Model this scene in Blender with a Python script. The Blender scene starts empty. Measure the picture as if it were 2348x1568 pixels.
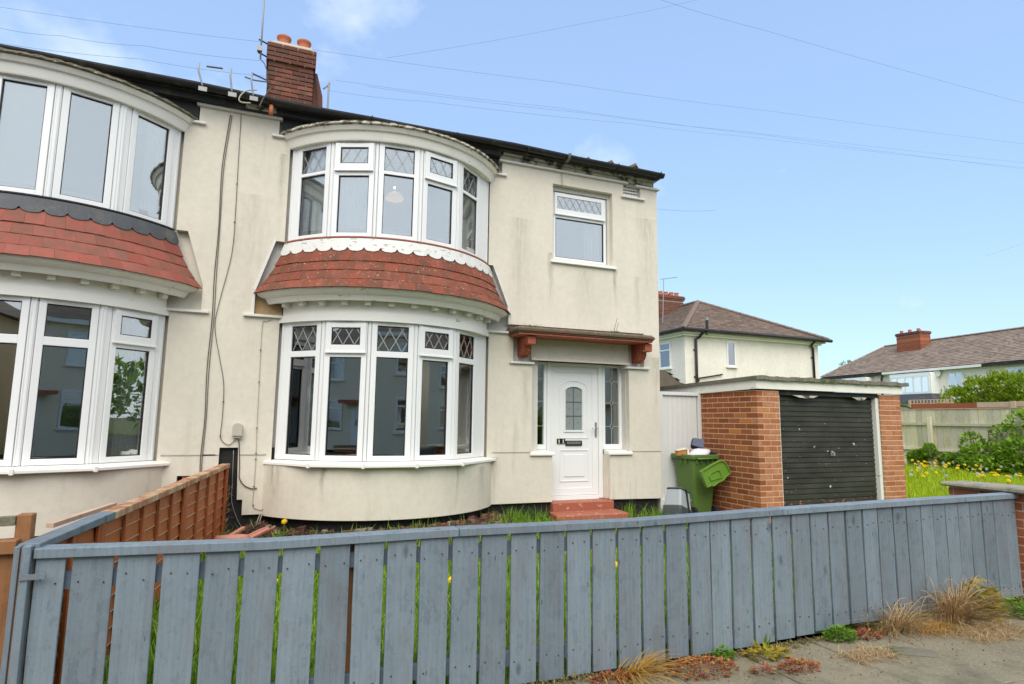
import bpy, math, random
from mathutils import Vector, Matrix
from mathutils.geometry import tessellate_polygon
random.seed(11)
SC = bpy.context.scene
COL = SC.collection
R = math.radians
sin, cos, pi = math.sin, math.cos, math.pi

# ------------------------------------------------------------------ camera
cd = bpy.data.cameras.new('camera'); cam = bpy.data.objects.new('camera', cd); COL.objects.link(cam)
yaw, pitch, roll = .3805, .1285, .0123
fw = Vector((sin(yaw)*cos(pitch), cos(yaw)*cos(pitch), sin(pitch)))
rt = Vector((cos(yaw), -sin(yaw), 0)); up = rt.cross(fw)
rt, up = cos(roll)*rt + sin(roll)*up, -sin(roll)*rt + cos(roll)*up
CAM = Vector((-6.683472, -8.164476, 1.567512))
cam.matrix_world = Matrix(((rt.x, up.x, -fw.x, CAM.x), (rt.y, up.y, -fw.y, CAM.y), (rt.z, up.z, -fw.z, CAM.z), (0, 0, 0, 1)))
cd.sensor_width = 36; cd.lens = 36*1390.02/2347; cd.clip_start = .05; cd.clip_end = 2000
SC.camera = cam

# ------------------------------------------------------------------ world, sun, exposure
SUN_EL, SUN_AZ = 50, 203          # azimuth clockwise from +Y: behind the camera
W = bpy.data.worlds.new('World'); SC.world = W; W.use_nodes = True
nt = W.node_tree; nt.nodes.clear(); N = nt.nodes.new; Lk = nt.links.new
wo = N('ShaderNodeOutputWorld'); bg = N('ShaderNodeBackground'); sky = N('ShaderNodeTexSky')
sky.sky_type = 'NISHITA'; sky.sun_disc = False
sky.sun_elevation = R(SUN_EL); sky.sun_rotation = R(SUN_AZ)
sky.air_density = 1.0; sky.dust_density = 1.5; sky.ozone_density = 3.2; sky.altitude = 20
tc = N('ShaderNodeTexCoord'); mp = N('ShaderNodeMapping'); mp.inputs['Scale'].default_value = (1.6, 1.6, 2.6)
mp.inputs['Location'].default_value = (8.83, 4.55, 8.99)
no = N('ShaderNodeTexNoise'); no.inputs['Scale'].default_value = 1.55; no.inputs['Detail'].default_value = 6; no.inputs['Roughness'].default_value = .55
cr = N('ShaderNodeValToRGB'); cr.color_ramp.elements[0].position = .585; cr.color_ramp.elements[1].position = .84
mx = N('ShaderNodeMix'); mx.data_type = 'RGBA'; mx.inputs[7].default_value = (8.2, 8.4, 8.6, 1)
hz = N('ShaderNodeMix'); hz.data_type = 'RGBA'; hz.inputs[0].default_value = .34; hz.inputs[7].default_value = (4.5, 6.5, 9.9, 1)
ml = N('ShaderNodeMath'); ml.operation = 'MULTIPLY'; ml.inputs[1].default_value = .7
sp_ = N('ShaderNodeSeparateXYZ'); cv = N('ShaderNodeMapRange'); cv.inputs['From Min'].default_value = .35; cv.inputs['From Max'].default_value = -.45; cv.inputs['To Min'].default_value = 0; cv.inputs['To Max'].default_value = .48
ad_ = N('ShaderNodeMath'); ad_.operation = 'ADD'        # the sky behind the camera is overcast, as the window panes mirror it
Lk(tc.outputs['Generated'], sp_.inputs[0]); Lk(sp_.outputs[1], cv.inputs['Value'])
Lk(tc.outputs['Generated'], mp.inputs[0]); Lk(mp.outputs[0], no.inputs['Vector']); Lk(no.outputs['Fac'], ad_.inputs[0]); Lk(cv.outputs[0], ad_.inputs[1]); Lk(ad_.outputs[0], cr.inputs[0])
Lk(cr.outputs[0], ml.inputs[0]); Lk(ml.outputs[0], mx.inputs[0]); Lk(sky.outputs[0], hz.inputs[6]); Lk(hz.outputs[2], mx.inputs[6])
Lk(mx.outputs[2], bg.inputs[0]); bg.inputs[1].default_value = .10; Lk(bg.outputs[0], wo.inputs[0])

sd = bpy.data.lights.new('sun', 'SUN'); sun = bpy.data.objects.new('sun', sd); COL.objects.link(sun)
sd.energy = 1.5; sd.angle = R(50); sd.color = (1, .93, .82)
sv = Vector((sin(R(SUN_AZ))*cos(R(SUN_EL)), cos(R(SUN_AZ))*cos(R(SUN_EL)), sin(R(SUN_EL))))
sun.rotation_euler = sv.to_track_quat('Z', 'Y').to_euler(); sun.location = (0, -20, 30)
SC.view_settings.view_transform = 'Standard'; SC.view_settings.look = 'None'
SC.view_settings.exposure = .90; SC.view_settings.gamma = 1

# ------------------------------------------------------------------ materials
MATS = {}
def new_mat(name):
    m = bpy.data.materials.new(name); m.use_nodes = True; MATS[name] = m
    t = m.node_tree; b = t.nodes['Principled BSDF']
    return m, t, b
def node(t, typ, **kw):
    n = t.nodes.new(typ)
    for k, v in kw.items():
        if k in n.inputs: n.inputs[k].default_value = v
        else: setattr(n, k, v)
    return n
def rgb(c): return (c[0], c[1], c[2], 1)
def mixc(t, fac, a, b, mode='MIX'):
    n = t.nodes.new('ShaderNodeMix'); n.data_type = 'RGBA'; n.blend_type = mode; n.clamp_factor = True
    for i, v in ((0, fac), (6, a), (7, b)):
        if hasattr(v, 'links'): t.links.new(v, n.inputs[i])
        elif i == 0: n.inputs[0].default_value = v
        else: n.inputs[i].default_value = rgb(v)
    return n.outputs[2]
def math_(t, op, a, b=None, c=None):
    n = t.nodes.new('ShaderNodeMath'); n.operation = op
    for i, v in enumerate((a, b, c)):
        if v is None: continue
        if hasattr(v, 'links'): t.links.new(v, n.inputs[i])
        else: n.inputs[i].default_value = v
    return n.outputs[0]
def ramp(t, fac, p0, p1, c0=(0, 0, 0), c1=(1, 1, 1)):
    n = t.nodes.new('ShaderNodeValToRGB'); e = n.color_ramp.elements
    e[0].position, e[1].position = p0, p1; e[0].color, e[1].color = rgb(c0), rgb(c1)
    t.links.new(fac, n.inputs[0]); return n.outputs[0]
def coords(t, scale=(1, 1, 1), rnd=0.0, loc=(0, 0, 0)):
    c = t.nodes.new('ShaderNodeTexCoord'); mpn = t.nodes.new('ShaderNodeMapping')
    mpn.inputs['Scale'].default_value = scale; mpn.inputs['Location'].default_value = loc
    src = c.outputs['Object']
    if rnd:
        oi = t.nodes.new('ShaderNodeObjectInfo'); cx = t.nodes.new('ShaderNodeCombineXYZ')
        v = math_(t, 'MULTIPLY', oi.outputs['Random'], rnd)
        for i in range(3): t.links.new(v, cx.inputs[i])
        ad = t.nodes.new('ShaderNodeVectorMath'); t.links.new(src, ad.inputs[0]); t.links.new(cx.outputs[0], ad.inputs[1]); src = ad.outputs[0]
    t.links.new(src, mpn.inputs[0]); return mpn.outputs[0]
def noise(t, vec, scale, detail=4, rough=.55, dist=0):
    n = node(t, 'ShaderNodeTexNoise', Scale=scale, Detail=detail, Roughness=rough, Distortion=dist)
    t.links.new(vec, n.inputs['Vector']); return n.outputs['Fac']
def bump(t, b, h, strength=.3, dist=.01):
    n = node(t, 'ShaderNodeBump', Strength=strength, Distance=dist); t.links.new(h, n.inputs['Height']); t.links.new(n.outputs[0], b.inputs['Normal'])
def objrand(t):
    return t.nodes.new('ShaderNodeObjectInfo').outputs['Random']
def plain(name, col, rough=.6, var=.12, scale=6, rv=0.0, bmp=0.0, bs=60, spec=.35, metal=0.0, dirt=None, dscale=3, d0=.55, d1=.75, rnd=7.0):
    """colour with uneven tone, per-object variation (rv), dirt patches and fine relief"""
    m, t, b = new_mat(name)
    v = coords(t, rnd=rnd)
    n1 = noise(t, v, scale, 5)
    lo = [max(0, x*(1-var)) for x in col]; hi = [min(1, x*(1+var)) for x in col]
    c = mixc(t, n1, lo, hi)
    if rv:
        k = math_(t, 'MULTIPLY_ADD', objrand(t), 2*rv, 1-rv)
        cx = t.nodes.new('ShaderNodeCombineXYZ')
        for i in range(3): t.links.new(k, cx.inputs[i])
        c = mixc(t, 1.0, c, cx.outputs[0], 'MULTIPLY')
    if dirt:
        f = ramp(t, noise(t, v, dscale, 6, .65), d0, d1)
        c = mixc(t, f, c, dirt)
    t.links.new(c, b.inputs['Base Color'])
    b.inputs['Roughness'].default_value = rough; b.inputs['Specular IOR Level'].default_value = spec; b.inputs['Metallic'].default_value = metal
    if bmp: bump(t, b, noise(t, v, bs, 3), bmp)
    return m

# cream roughcast render with rain streaks and algae
def render_mat(name, base, streaks=()):
    m, t, b = new_mat(name)
    v = coords(t)
    big = noise(t, v, .9, 5, .6)
    c = mixc(t, ramp(t, big, .35, .7), [x*.93 for x in base], [min(1, x*1.04) for x in base])
    vs = coords(t, (5, 5, .45)); f = ramp(t, noise(t, vs, 1.0, 6, .65), .55, .8)
    c = mixc(t, math_(t, 'MULTIPLY', math_(t, 'MULTIPLY', f, ramp(t, noise(t, coords(t, loc=(2, 9, 4)), .8, 3), .4, .65)), .58), c, (.35, .32, .23))
    vs2 = coords(t, (22, 22, .7), loc=(3, 1, 5)); f2 = ramp(t, noise(t, vs2, 1.0, 4, .6), .62, .85)
    c = mixc(t, math_(t, 'MULTIPLY', math_(t, 'MULTIPLY', f2, ramp(t, noise(t, coords(t, loc=(6, 1, 8)), 1.1, 3), .42, .68)), .30), c, (.28, .26, .19))
    mott = ramp(t, noise(t, coords(t, loc=(1, 5, 3)), 11, 7, .72), .42, .72); c = mixc(t, math_(t, 'MULTIPLY', mott, .27), c, (.46, .42, .33))
    blot = ramp(t, noise(t, coords(t, loc=(7, 2, 1)), 2.4, 8, .7), .6, .8)
    c = mixc(t, math_(t, 'MULTIPLY', blot, .25), c, (.30, .29, .2))
    sx = t.nodes.new('ShaderNodeSeparateXYZ'); tcn = t.nodes.new('ShaderNodeTexCoord'); t.links.new(tcn.outputs['Object'], sx.inputs[0])
    wob = noise(t, coords(t, (2, 2, 1.3)), 2.0, 3)
    brk = ramp(t, noise(t, coords(t, (14, 14, 2.2)), 1.5, 5, .7), .3, .7)
    for (x0, w, z1, ln, k) in streaks:
        dx = math_(t, 'ABSOLUTE', math_(t, 'ADD', math_(t, 'SUBTRACT', sx.outputs[0], x0), math_(t, 'MULTIPLY_ADD', wob, .12, -.06)))
        fx = math_(t, 'SUBTRACT', 1.0, math_(t, 'DIVIDE', dx, w)); fx = math_(t, 'MAXIMUM', fx, 0.0)
        dz = math_(t, 'DIVIDE', math_(t, 'SUBTRACT', z1, sx.outputs[2]), ln)
        top = math_(t, 'GREATER_THAN', dz, 0.0); fz = math_(t, 'MAXIMUM', math_(t, 'SUBTRACT', 1.0, dz), 0.0)
        f = math_(t, 'MULTIPLY', math_(t, 'MULTIPLY', fx, fz), math_(t, 'MULTIPLY', top, brk))
        c = mixc(t, math_(t, 'MULTIPLY', f, min(1, k*1.25)), c, (.16, .145, .085))
    t.links.new(c, b.inputs['Base Color']); b.inputs['Roughness'].default_value = .9; b.inputs['Specular IOR Level'].default_value = .2
    bump(t, b, noise(t, v, 160, 3, .7), .25, .004)
    return m
HX = -4.0                                         # x of the root of the house with the white door
CREAM = (.705, .655, .55)
render_mat('render_cream', CREAM, [(x-HX, w, z, l, k) for x, w, z, l, k in (
    (-2.80, .07, 4.12, .9, .8), (-1.66, .05, 3.98, .75, .75), (-2.62, .05, 5.44, .5, .75), (-1.05, .28, 4.9, 1.9, .35), (-3.3, .22, 4.6, 2.2, .35),
    (-4.40, .05, .98, .6, .75), (-6.02, .05, .98, .5, .7), (-6.55, .1, 1.0, .6, .75), (-3.66, .1, 1.05, .55, .6), (-3.95, .08, .95, .5, .5),
    (-6.68, .06, 5.0, 1.2, .5), (-7.0, .3, 4.4, 2.2, .25), (-3.2, .08, 2.3, 1.2, .35), (-.92, .1, 2.6, 1.4, .45), (-1.25, .06, 3.9, 1.0, .45), (-2.2, .2, 3.9, .8, .3))])
render_mat('render_far', (.82, .775, .68))
render_mat('render_neighbour', (.71, .66, .555))
plain('render_old', (.60, .585, .53), .9, .08, 4, bmp=.2, bs=120, dirt=(.4, .36, .26), d0=.6, d1=.85)
plain('plaster_tan', (.42, .29, .15), .95, .25, 9, bmp=.6, bs=30, dirt=(.6, .52, .36), dscale=7)
plain('upvc', (.80, .81, .80), .3, .015, 3, spec=.45, dirt=(.66, .64, .56), dscale=5, d0=.66, d1=.95)
plain('trim_white', (.82, .81, .75), .45, .03, 5, dirt=(.45, .41, .3), dscale=9, d0=.66, d1=.9)
plain('coping_white', (.70, .685, .63), .5, .04, 5, dirt=(.42, .38, .28), dscale=12, d0=.6, d1=.85)
def paint_peel(name, col, under, thr=.66, sc=9):
    m, t, b = new_mat(name); v = coords(t)
    c = mixc(t, noise(t, v, 4), [x*.95 for x in col], [min(1, x*1.03) for x in col])
    va = coords(t, (1.0, 1.0, 2.6))
    grime = ramp(t, noise(t, coords(t, (6, 6, 1.2), loc=(3, 3, 0)), 1.5, 6, .7), .55, .85)
    c = mixc(t, math_(t, 'MULTIPLY', grime, .35), c, (.45, .40, .28))
    n = noise(t, va, sc, 8, .62, .4); f = ramp(t, n, thr, thr+.025)
    c = mixc(t, f, c, under); t.links.new(c, b.inputs['Base Color']); b.inputs['Roughness'].default_value = .55
    bump(t, b, math_(t, 'SUBTRACT', 1.0, f), .5, .004); return m
paint_peel('paint_cornice', (.83, .81, .73), (.42, .38, .30), .665, 6)
paint_peel('paint_fascia', (.84, .815, .73), (.40, .37, .29), .64, 5)
paint_peel('lead_white', (.66, .66, .62), (.36, .34, .29), .60, 10)
paint_peel('paint_red', (.36, .085, .04), (.62, .44, .32), .63, 16)
paint_peel('paint_step', (.34, .10, .055), (.50, .27, .19), .60, 10)
paint_peel('paint_post', (.72, .71, .66), (.12, .11, .10), .66, 10)
paint_peel('paint_gate', (.66, .66, .64), (.45, .42, .36), .70, 14)
plain('lead_grey', (.075, .08, .088), .6, .25, 5, dirt=(.16, .15, .11), dscale=4)
plain('felt_moss', (.16, .145, .105), .95, .45, 14, bmp=.8, bs=60, dirt=(.45, .42, .33), dscale=16, d0=.58, d1=.7)
plain('felt_pale', (.50, .47, .39), .95, .3, 12, bmp=.8, bs=60, dirt=(.12, .105, .07), dscale=11, d0=.46, d1=.56)
plain('gutter_black', (.022, .022, .022), .42, .35, 5, dirt=(.07, .065, .045), dscale=6)
plain('soffit_dark', (.03, .03, .032), .85, .4, 3, dirt=(.12, .11, .08), dscale=4)
plain('eaves_board', (.46, .43, .35), .9, .3, 6, dirt=(.07, .06, .045), dscale=5, d0=.5, d1=.58)
plain('black_plinth', (.016, .016, .016), .7, .3, 6, bmp=.6, bs=14, dirt=(.06, .03, .02), dscale=3, d0=.56, d1=.7)
plain('stone_dirty', (.17, .155, .12), .95, .4, 10, bmp=.7, bs=45, dirt=(.07, .085, .03), dscale=5, d0=.5, d1=.66)
plain('canopy_top', (.13, .10, .07), .95, .6, 18, bmp=.9, bs=60, dirt=(.36, .33, .26), dscale=20, d0=.58, d1=.66)
plain('canopy_edge', (.20, .075, .045), .95, .5, 18, bmp=.8, bs=60, dirt=(.10, .085, .055), dscale=9, d0=.38, d1=.56)
plain('concrete_coping', (.30, .27, .21), .95, .3, 8, bmp=.7, bs=50, dirt=(.10, .095, .07), dscale=6)
def brick_mat(name, cols, dirt=None, bloom=None, specks=False):
    m, t, b = new_mat(name); v = coords(t, rnd=31)
    r = objrand(t); n = t.nodes.new('ShaderNodeValToRGB'); e = n.color_ramp.elements
    n.color_ramp.interpolation = 'LINEAR'
    for i, (p, c) in enumerate(cols):
        el = e[i] if i < 2 else e.new(p); el.position = p; el.color = rgb(c)
    t.links.new(r, n.inputs[0]); c = n.outputs[0]
    c = mixc(t, math_(t, 'MULTIPLY', noise(t, v, 24, 5, .7), .55), c, mixc(t, 1.0, c, (.45, .42, .4), 'MULTIPLY'))
    if bloom: c = mixc(t, math_(t, 'MULTIPLY', ramp(t, noise(t, v, 7, 4, .6), .45, .75), .5), c, bloom)
    if dirt: c = mixc(t, math_(t, 'MULTIPLY', ramp(t, noise(t, coords(t, rnd=9), 5, 5), .4, .7), .8), c, dirt)
    if specks: c = mixc(t, ramp(t, noise(t, coords(t, rnd=3), 26, 6, .8), .60, .66), c, (.52, .46, .38))
    t.links.new(c, b.inputs['Base Color']); b.inputs['Roughness'].default_value = .85; b.inputs['Specular IOR Level'].default_value = .25
    bump(t, b, noise(t, v, 70, 4, .7), .45, .004); return m
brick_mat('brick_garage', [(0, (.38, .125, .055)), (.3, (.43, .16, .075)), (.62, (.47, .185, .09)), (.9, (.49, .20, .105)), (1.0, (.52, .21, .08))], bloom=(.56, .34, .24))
brick_mat('brick_garage_shaded', [(0, (.25, .078, .030)), (.4, (.32, .10, .036)), (.9, (.39, .132, .048)), (1.0, (.60, .23, .06))])  # darker copy of the garage brick: the side wall's shade put into its colour
brick_mat('brick_chimney', [(0, (.13, .045, .03)), (.4, (.17, .062, .042)), (.8, (.22, .085, .056)), (1.0, (.26, .11, .075))], dirt=(.075, .052, .04))
brick_mat('brick_wall', [(0, (.27, .075, .035)), (.5, (.38, .12, .055)), (1.0, (.46, .17, .085))])
brick_mat('tile_red', [(0, (.25, .068, .040)), (.5, (.29, .084, .05)), (1.0, (.31, .098, .06))], dirt=(.095, .06, .038), specks=True)
brick_mat('tile_red_clean', [(0, (.33, .09, .064)), (.5, (.37, .11, .082)), (1.0, (.36, .122, .092))], dirt=(.15, .095, .065))
plain('mortar', (.60, .41, .25), .95, .2, 30, bmp=.4, bs=120)
plain('mortar_dark', (.48, .36, .27), .95, .3, 20, bmp=.4, bs=120)
plain('terracotta', (.46, .15, .07), .8, .15, 6, bmp=.1)
plain('cement', (.42, .38, .31), .95, .25, 20, bmp=.5)
# roof tiles of the far houses: mottled
def roof_mat(name, a, b_, c_):
    m, t, b = new_mat(name); v = coords(t)
    c = mixc(t, ramp(t, noise(t, v, 2.2, 8, .75), .3, .7), a, b_)
    c = mixc(t, ramp(t, noise(t, v, 9, 6, .75), .58, .72), c, c_)
    c = mixc(t, math_(t, 'MULTIPLY', ramp(t, noise(t, coords(t, loc=(5, 5, 5)), 5, 6, .8), .55, .7), .6), c, (.10, .09, .055))
    gi = t.nodes.new('ShaderNodeNewGeometry'); kk = math_(t, 'MULTIPLY_ADD', gi.outputs['Random Per Island'], .45, .78); cx = t.nodes.new('ShaderNodeCombineXYZ')
    for i in range(3): t.links.new(kk, cx.inputs[i])
    c = mixc(t, 1.0, c, cx.outputs[0], 'MULTIPLY')
    t.links.new(c, b.inputs['Base Color']); b.inputs['Roughness'].default_value = .9; bump(t, b, noise(t, v, 30, 5), .5, .02); return m
roof_mat('roof_brown', (.13, .09, .065), (.22, .155, .115), (.34, .26, .20))
roof_mat('roof_pink', (.195, .145, .108), (.28, .21, .158), (.42, .33, .255))
roof_mat('roof_dark', (.10, .08, .062), (.15, .115, .09), (.2, .16, .13))
# wood
def wood_mat(name, a, b_, grain=1.0, rough=.6, stain=None, sthr=.6, horiz=False, knots=True, rv=.06):
    m, t, b = new_mat(name)
    sc = (1.6, 1.6, 20) if horiz else (16, 16, 1.0)
    v = coords(t, sc, rnd=23.0); w = noise(t, v, 1.0, 7, .65, .8)
    c = mixc(t, ramp(t, w, .3, .7), a, b_)
    vv = coords(t, (9, 9, 1.1) if not horiz else (1.1, 1.1, 9), rnd=23.0)
    wave = node(t, 'ShaderNodeTexWave', wave_type='BANDS', bands_direction='X', Scale=1.1, Distortion=9.0, Detail=3.0)
    wave.inputs['Detail Scale'].default_value = .7; t.links.new(vv, wave.inputs['Vector'])
    g = ramp(t, wave.outputs['Fac'], .0, .28)
    c = mixc(t, math_(t, 'MULTIPLY', math_(t, 'SUBTRACT', 1.0, g), (.10*grain)), c, [x*.5 for x in a])
    patch = ramp(t, noise(t, coords(t, (4, 4, 1.3), rnd=51.), 1.3, 4), .45, .75)
    c = mixc(t, math_(t, 'MULTIPLY', patch, .5), c, [x*.66 for x in a])
    crk = ramp(t, noise(t, coords(t, (22, 22, .7), rnd=71.), 1.0, 4, .6), .64, .76); c = mixc(t, math_(t, 'MULTIPLY', crk, .5*min(1, grain)), c, [x*.45 for x in a])
    mo = noise(t, coords(t, (1, 1, .7), rnd=29.), 15, 7, .72)
    c = mixc(t, math_(t, 'MULTIPLY', ramp(t, mo, .50, .72), .38*min(1, grain)), c, [x*.58 for x in a]); c = mixc(t, math_(t, 'MULTIPLY', ramp(t, mo, .46, .26), .28*min(1, grain)), c, [min(1, x*1.22) for x in b_])
    h = math_(t, 'ADD', math_(t, 'MULTIPLY', w, .6), math_(t, 'MULTIPLY', g, .5))
    if knots:
        vo = node(t, 'ShaderNodeTexVoronoi', Scale=1.0); t.links.new(coords(t, (5.5, 5.5, 2.6), rnd=37.), vo.inputs['Vector'])
        kf = ramp(t, vo.outputs['Distance'], .05, .13, (1, 1, 1), (0, 0, 0)); c = mixc(t, math_(t, 'MULTIPLY', kf, .6), c, [x*.34 for x in a])
        nl = node(t, 'ShaderNodeTexVoronoi', Scale=1.0); t.links.new(coords(t, (17, 17, 4), rnd=77.), nl.inputs['Vector'])
        nf = ramp(t, nl.outputs['Distance'], .05, .08, (1, 1, 1), (0, 0, 0)); c = mixc(t, math_(t, 'MULTIPLY', nf, .7), c, (.04, .045, .05))
    if stain:
        c = mixc(t, math_(t, 'MULTIPLY', ramp(t, noise(t, coords(t, (6, 6, 1.5), rnd=11.), 1.2, 6, .7), sthr, sthr+.2), .8), c, stain)
    if rv:
        k = math_(t, 'MULTIPLY_ADD', objrand(t), 2*rv, 1-rv); cx = t.nodes.new('ShaderNodeCombineXYZ')
        for i in range(3): t.links.new(k, cx.inputs[i])
        c = mixc(t, 1.0, c, cx.outputs[0], 'MULTIPLY')
    t.links.new(c, b.inputs['Base Color']); b.inputs['Roughness'].default_value = rough; b.inputs['Specular IOR Level'].default_value = .3
    bump(t, b, h, .35, .003); return m
wood_mat('wood_grey', (.142, .184, .216), (.195, .242, .276), stain=(.17, .168, .178), sthr=.52, rough=.6, rv=.14, grain=1.8)
wood_mat('wood_rail', (.075, .10, .135), (.11, .14, .18), stain=(.12, .12, .13))
wood_mat('wood_brown', (.33, .090, .026), (.43, .130, .038), horiz=True, stain=(.16, .05, .02), knots=False)
wood_mat('wood_batten', (.31, .08, .023), (.39, .112, .034), stain=(.30, .16, .09), sthr=.66, knots=False)
wood_mat('wood_cap', (.26, .09, .04), (.34, .14, .065), horiz=True, stain=(.55, .43, .27), sthr=.42, knots=False)
wood_mat('wood_left', (.20, .09, .035), (.30, .14, .06), stain=(.12, .06, .03))
wood_mat('wood_old', (.47, .42, .30), (.62, .57, .43), stain=(.46, .46, .15), sthr=.48, knots=False, rv=.18)
wood_mat('wood_pale', (.44, .31, .21), (.56, .42, .30), horiz=True, stain=(.30, .14, .08), sthr=.62)
wood_mat('wood_redbrown', (.25, .07, .035), (.33, .10, .05), horiz=True, knots=False)
# glass: clear double glazing
def glass_mat(name, tint, base=.10, rough=0.0, k=1.0):
    m = bpy.data.materials.new(name); m.use_nodes = True; MATS[name] = m; t = m.node_tree; t.nodes.clear()
    o = t.nodes.new('ShaderNodeOutputMaterial'); tr = node(t, 'ShaderNodeBsdfTransparent', Color=rgb(tint)); gl = node(t, 'ShaderNodeBsdfGlossy', Roughness=rough, Color=(.95, .97, .97, 1))
    fr = node(t, 'ShaderNodeFresnel', IOR=1.52); f = math_(t, 'MULTIPLY_ADD', fr.outputs[0], k, base)
    n2 = noise(t, coords(t), 1.1, 2); bp = node(t, 'ShaderNodeBump', Strength=.035, Distance=.05); t.links.new(n2, bp.inputs['Height'])
    t.links.new(bp.outputs[0], gl.inputs['Normal'])
    s = t.nodes.new('ShaderNodeMixShader'); t.links.new(f, s.inputs[0]); t.links.new(tr.outputs[0], s.inputs[1]); t.links.new(gl.outputs[0], s.inputs[2]); t.links.new(s.outputs[0], o.inputs[0])
    return m
glass_mat('glass', (.84, .87, .85), .17, 0, 1.5)
glass_mat('glass_sky', (.72, .77, .75), .26, .0, 1.3)
glass_mat('glass_clear', (.88, .90, .89), .06, .0, .7)
plain('wall_pale', (.80, .71, .54), .9, .06, 3, dirt=(.5, .46, .38), d0=.6, d1=.85)
plain('glass_frosted', (.25, .29, .28), .25, .12, 14, spec=.6, bmp=.25, bs=120)
plain('leading', (.36, .37, .37), .45, .1, 5)
plain('leading_dark', (.12, .13, .13), .45, .1, 5)
plain('gasket', (.02, .02, .02), .6, 0, 5)
plain('chrome', (.55, .55, .55), .25, .05, 5, metal=.9)
plain('black_gloss', (.012, .012, .013), .3, .1, 5)
plain('gold', (.75, .66, .45), .4, .1, 5)
plain('room', (.46, .45, .42), .9, .1, 2)
plain('room_floor', (.09, .075, .06), .9, .2, 4)
plain('net', (.74, .74, .78), .8, .05, 4)
plain('curtain_mauve', (.34, .28, .33), .9, .1, 4)
plain('curtain_pale', (.55, .58, .53), .9, .08, 4)
plain('blind_teal', (.30, .38, .36), .9, .05, 2)
plain('cable_dark', (.11, .10, .08), .6, .2, 8)
plain('cable_light', (.46, .43, .34), .6, .1, 8)
plain('box_beige', (.46, .43, .36), .5, .05, 8)
plain('metal_grey', (.30, .30, .29), .5, .2, 9, metal=.3)
plain('wire_far', (.16, .18, .2), .7, 0, 5)
plain('bin_green', (.10, .172, .04), .42, .12, 4, dirt=(.14, .12, .06), dscale=3, d0=.64, d1=.85)
plain('bin_lid', (.12, .245, .03), .38, .08, 4, dirt=(.16, .24, .08), dscale=5, d0=.6, d1=.85)
plain('caddy_grey', (.33, .36, .37), .4, .06, 5, dirt=(.2, .2, .18), dscale=5, d0=.62, d1=.9)
plain('caddy_dark', (.06, .07, .07), .5, .1, 5)
plain('plastic_black', (.012, .012, .013), .45, .1, 5)
plain('plastic_blue', (.018, .032, .075), .35, .1, 5)
plain('bag_white', (.68, .68, .70), .4, .06, 9, bmp=.6, bs=20)
plain('carton', (.45, .20, .06), .7, .4, 12)
plain('carton_cream', (.66, .58, .42), .7, .2, 12)
plain('carton_red', (.45, .08, .06), .6, .2, 12)
plain('salmon', (.56, .24, .17), .5, .12, 6, dirt=(.3, .13, .09), dscale=5)
plain('rust_nail', (.035, .032, .03), .7, .3, 20)
plain('rubber', (.015, .015, .015), .8, .2, 8)
# garage door: black paint with chips, old red showing along the bottom
def door_mat():
    m, t, b = new_mat('door_black'); v = coords(t)
    c = mixc(t, ramp(t, noise(t, coords(t, (1.2, 1, 2.5)), 1.4, 5, .6), .3, .7), (.024, .024, .0195), (.056, .055, .044))
    for sc, k, mn in ((3.6, .22, .66), (10.0, .30, .80)):
        vo = node(t, 'ShaderNodeTexVoronoi', Scale=sc, voronoi_dimensions='2D'); s3 = t.nodes.new('ShaderNodeSeparateXYZ'); c3 = t.nodes.new('ShaderNodeCombineXYZ')
        t.links.new(coords(t, loc=(sc, 0, 2)), s3.inputs[0]); t.links.new(s3.outputs[0], c3.inputs[0]); t.links.new(s3.outputs[2], c3.inputs[1]); t.links.new(c3.outputs[0], vo.inputs['Vector'])
        wob = math_(t, 'MULTIPLY_ADD', noise(t, v, 45, 4, .7), .14, -.07)
        sep = t.nodes.new('ShaderNodeSeparateColor'); t.links.new(vo.outputs['Color'], sep.inputs[0])
        thr = math_(t, 'MULTIPLY', math_(t, 'MAXIMUM', math_(t, 'SUBTRACT', sep.outputs[0], mn), 0.0), k)
        spot = math_(t, 'LESS_THAN', math_(t, 'ADD', vo.outputs['Distance'], wob), thr)
        has = math_(t, 'GREATER_THAN', thr, .002)
        c = mixc(t, math_(t, 'MULTIPLY', math_(t, 'MULTIPLY', spot, has), .9), c, (.56, .60, .62))
    sp2 = math_(t, 'GREATER_THAN', noise(t, coords(t, loc=(4, 4, 4)), 60, 2, .6), .725); c = mixc(t, math_(t, 'MULTIPLY', sp2, .8), c, (.36, .38, .38))
    sx = t.nodes.new('ShaderNodeSeparateXYZ'); tcn = t.nodes.new('ShaderNodeTexCoord'); t.links.new(tcn.outputs['Object'], sx.inputs[0])
    low = ramp(t, sx.outputs[2], .42, .56, (1, 1, 1), (0, 0, 0))
    rp = math_(t, 'GREATER_THAN', math_(t, 'MULTIPLY', noise(t, coords(t, (1, 1, 1.6)), 9, 6, .7), low), .575); c = mixc(t, rp, c, (.42, .10, .09))
    t.links.new(c, b.inputs['Base Color']); b.inputs['Roughness'].default_value = .42; b.inputs['Specular IOR Level'].default_value = .4
    bump(t, b, noise(t, v, 30, 3), .12, .004); return m
door_mat()
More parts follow.
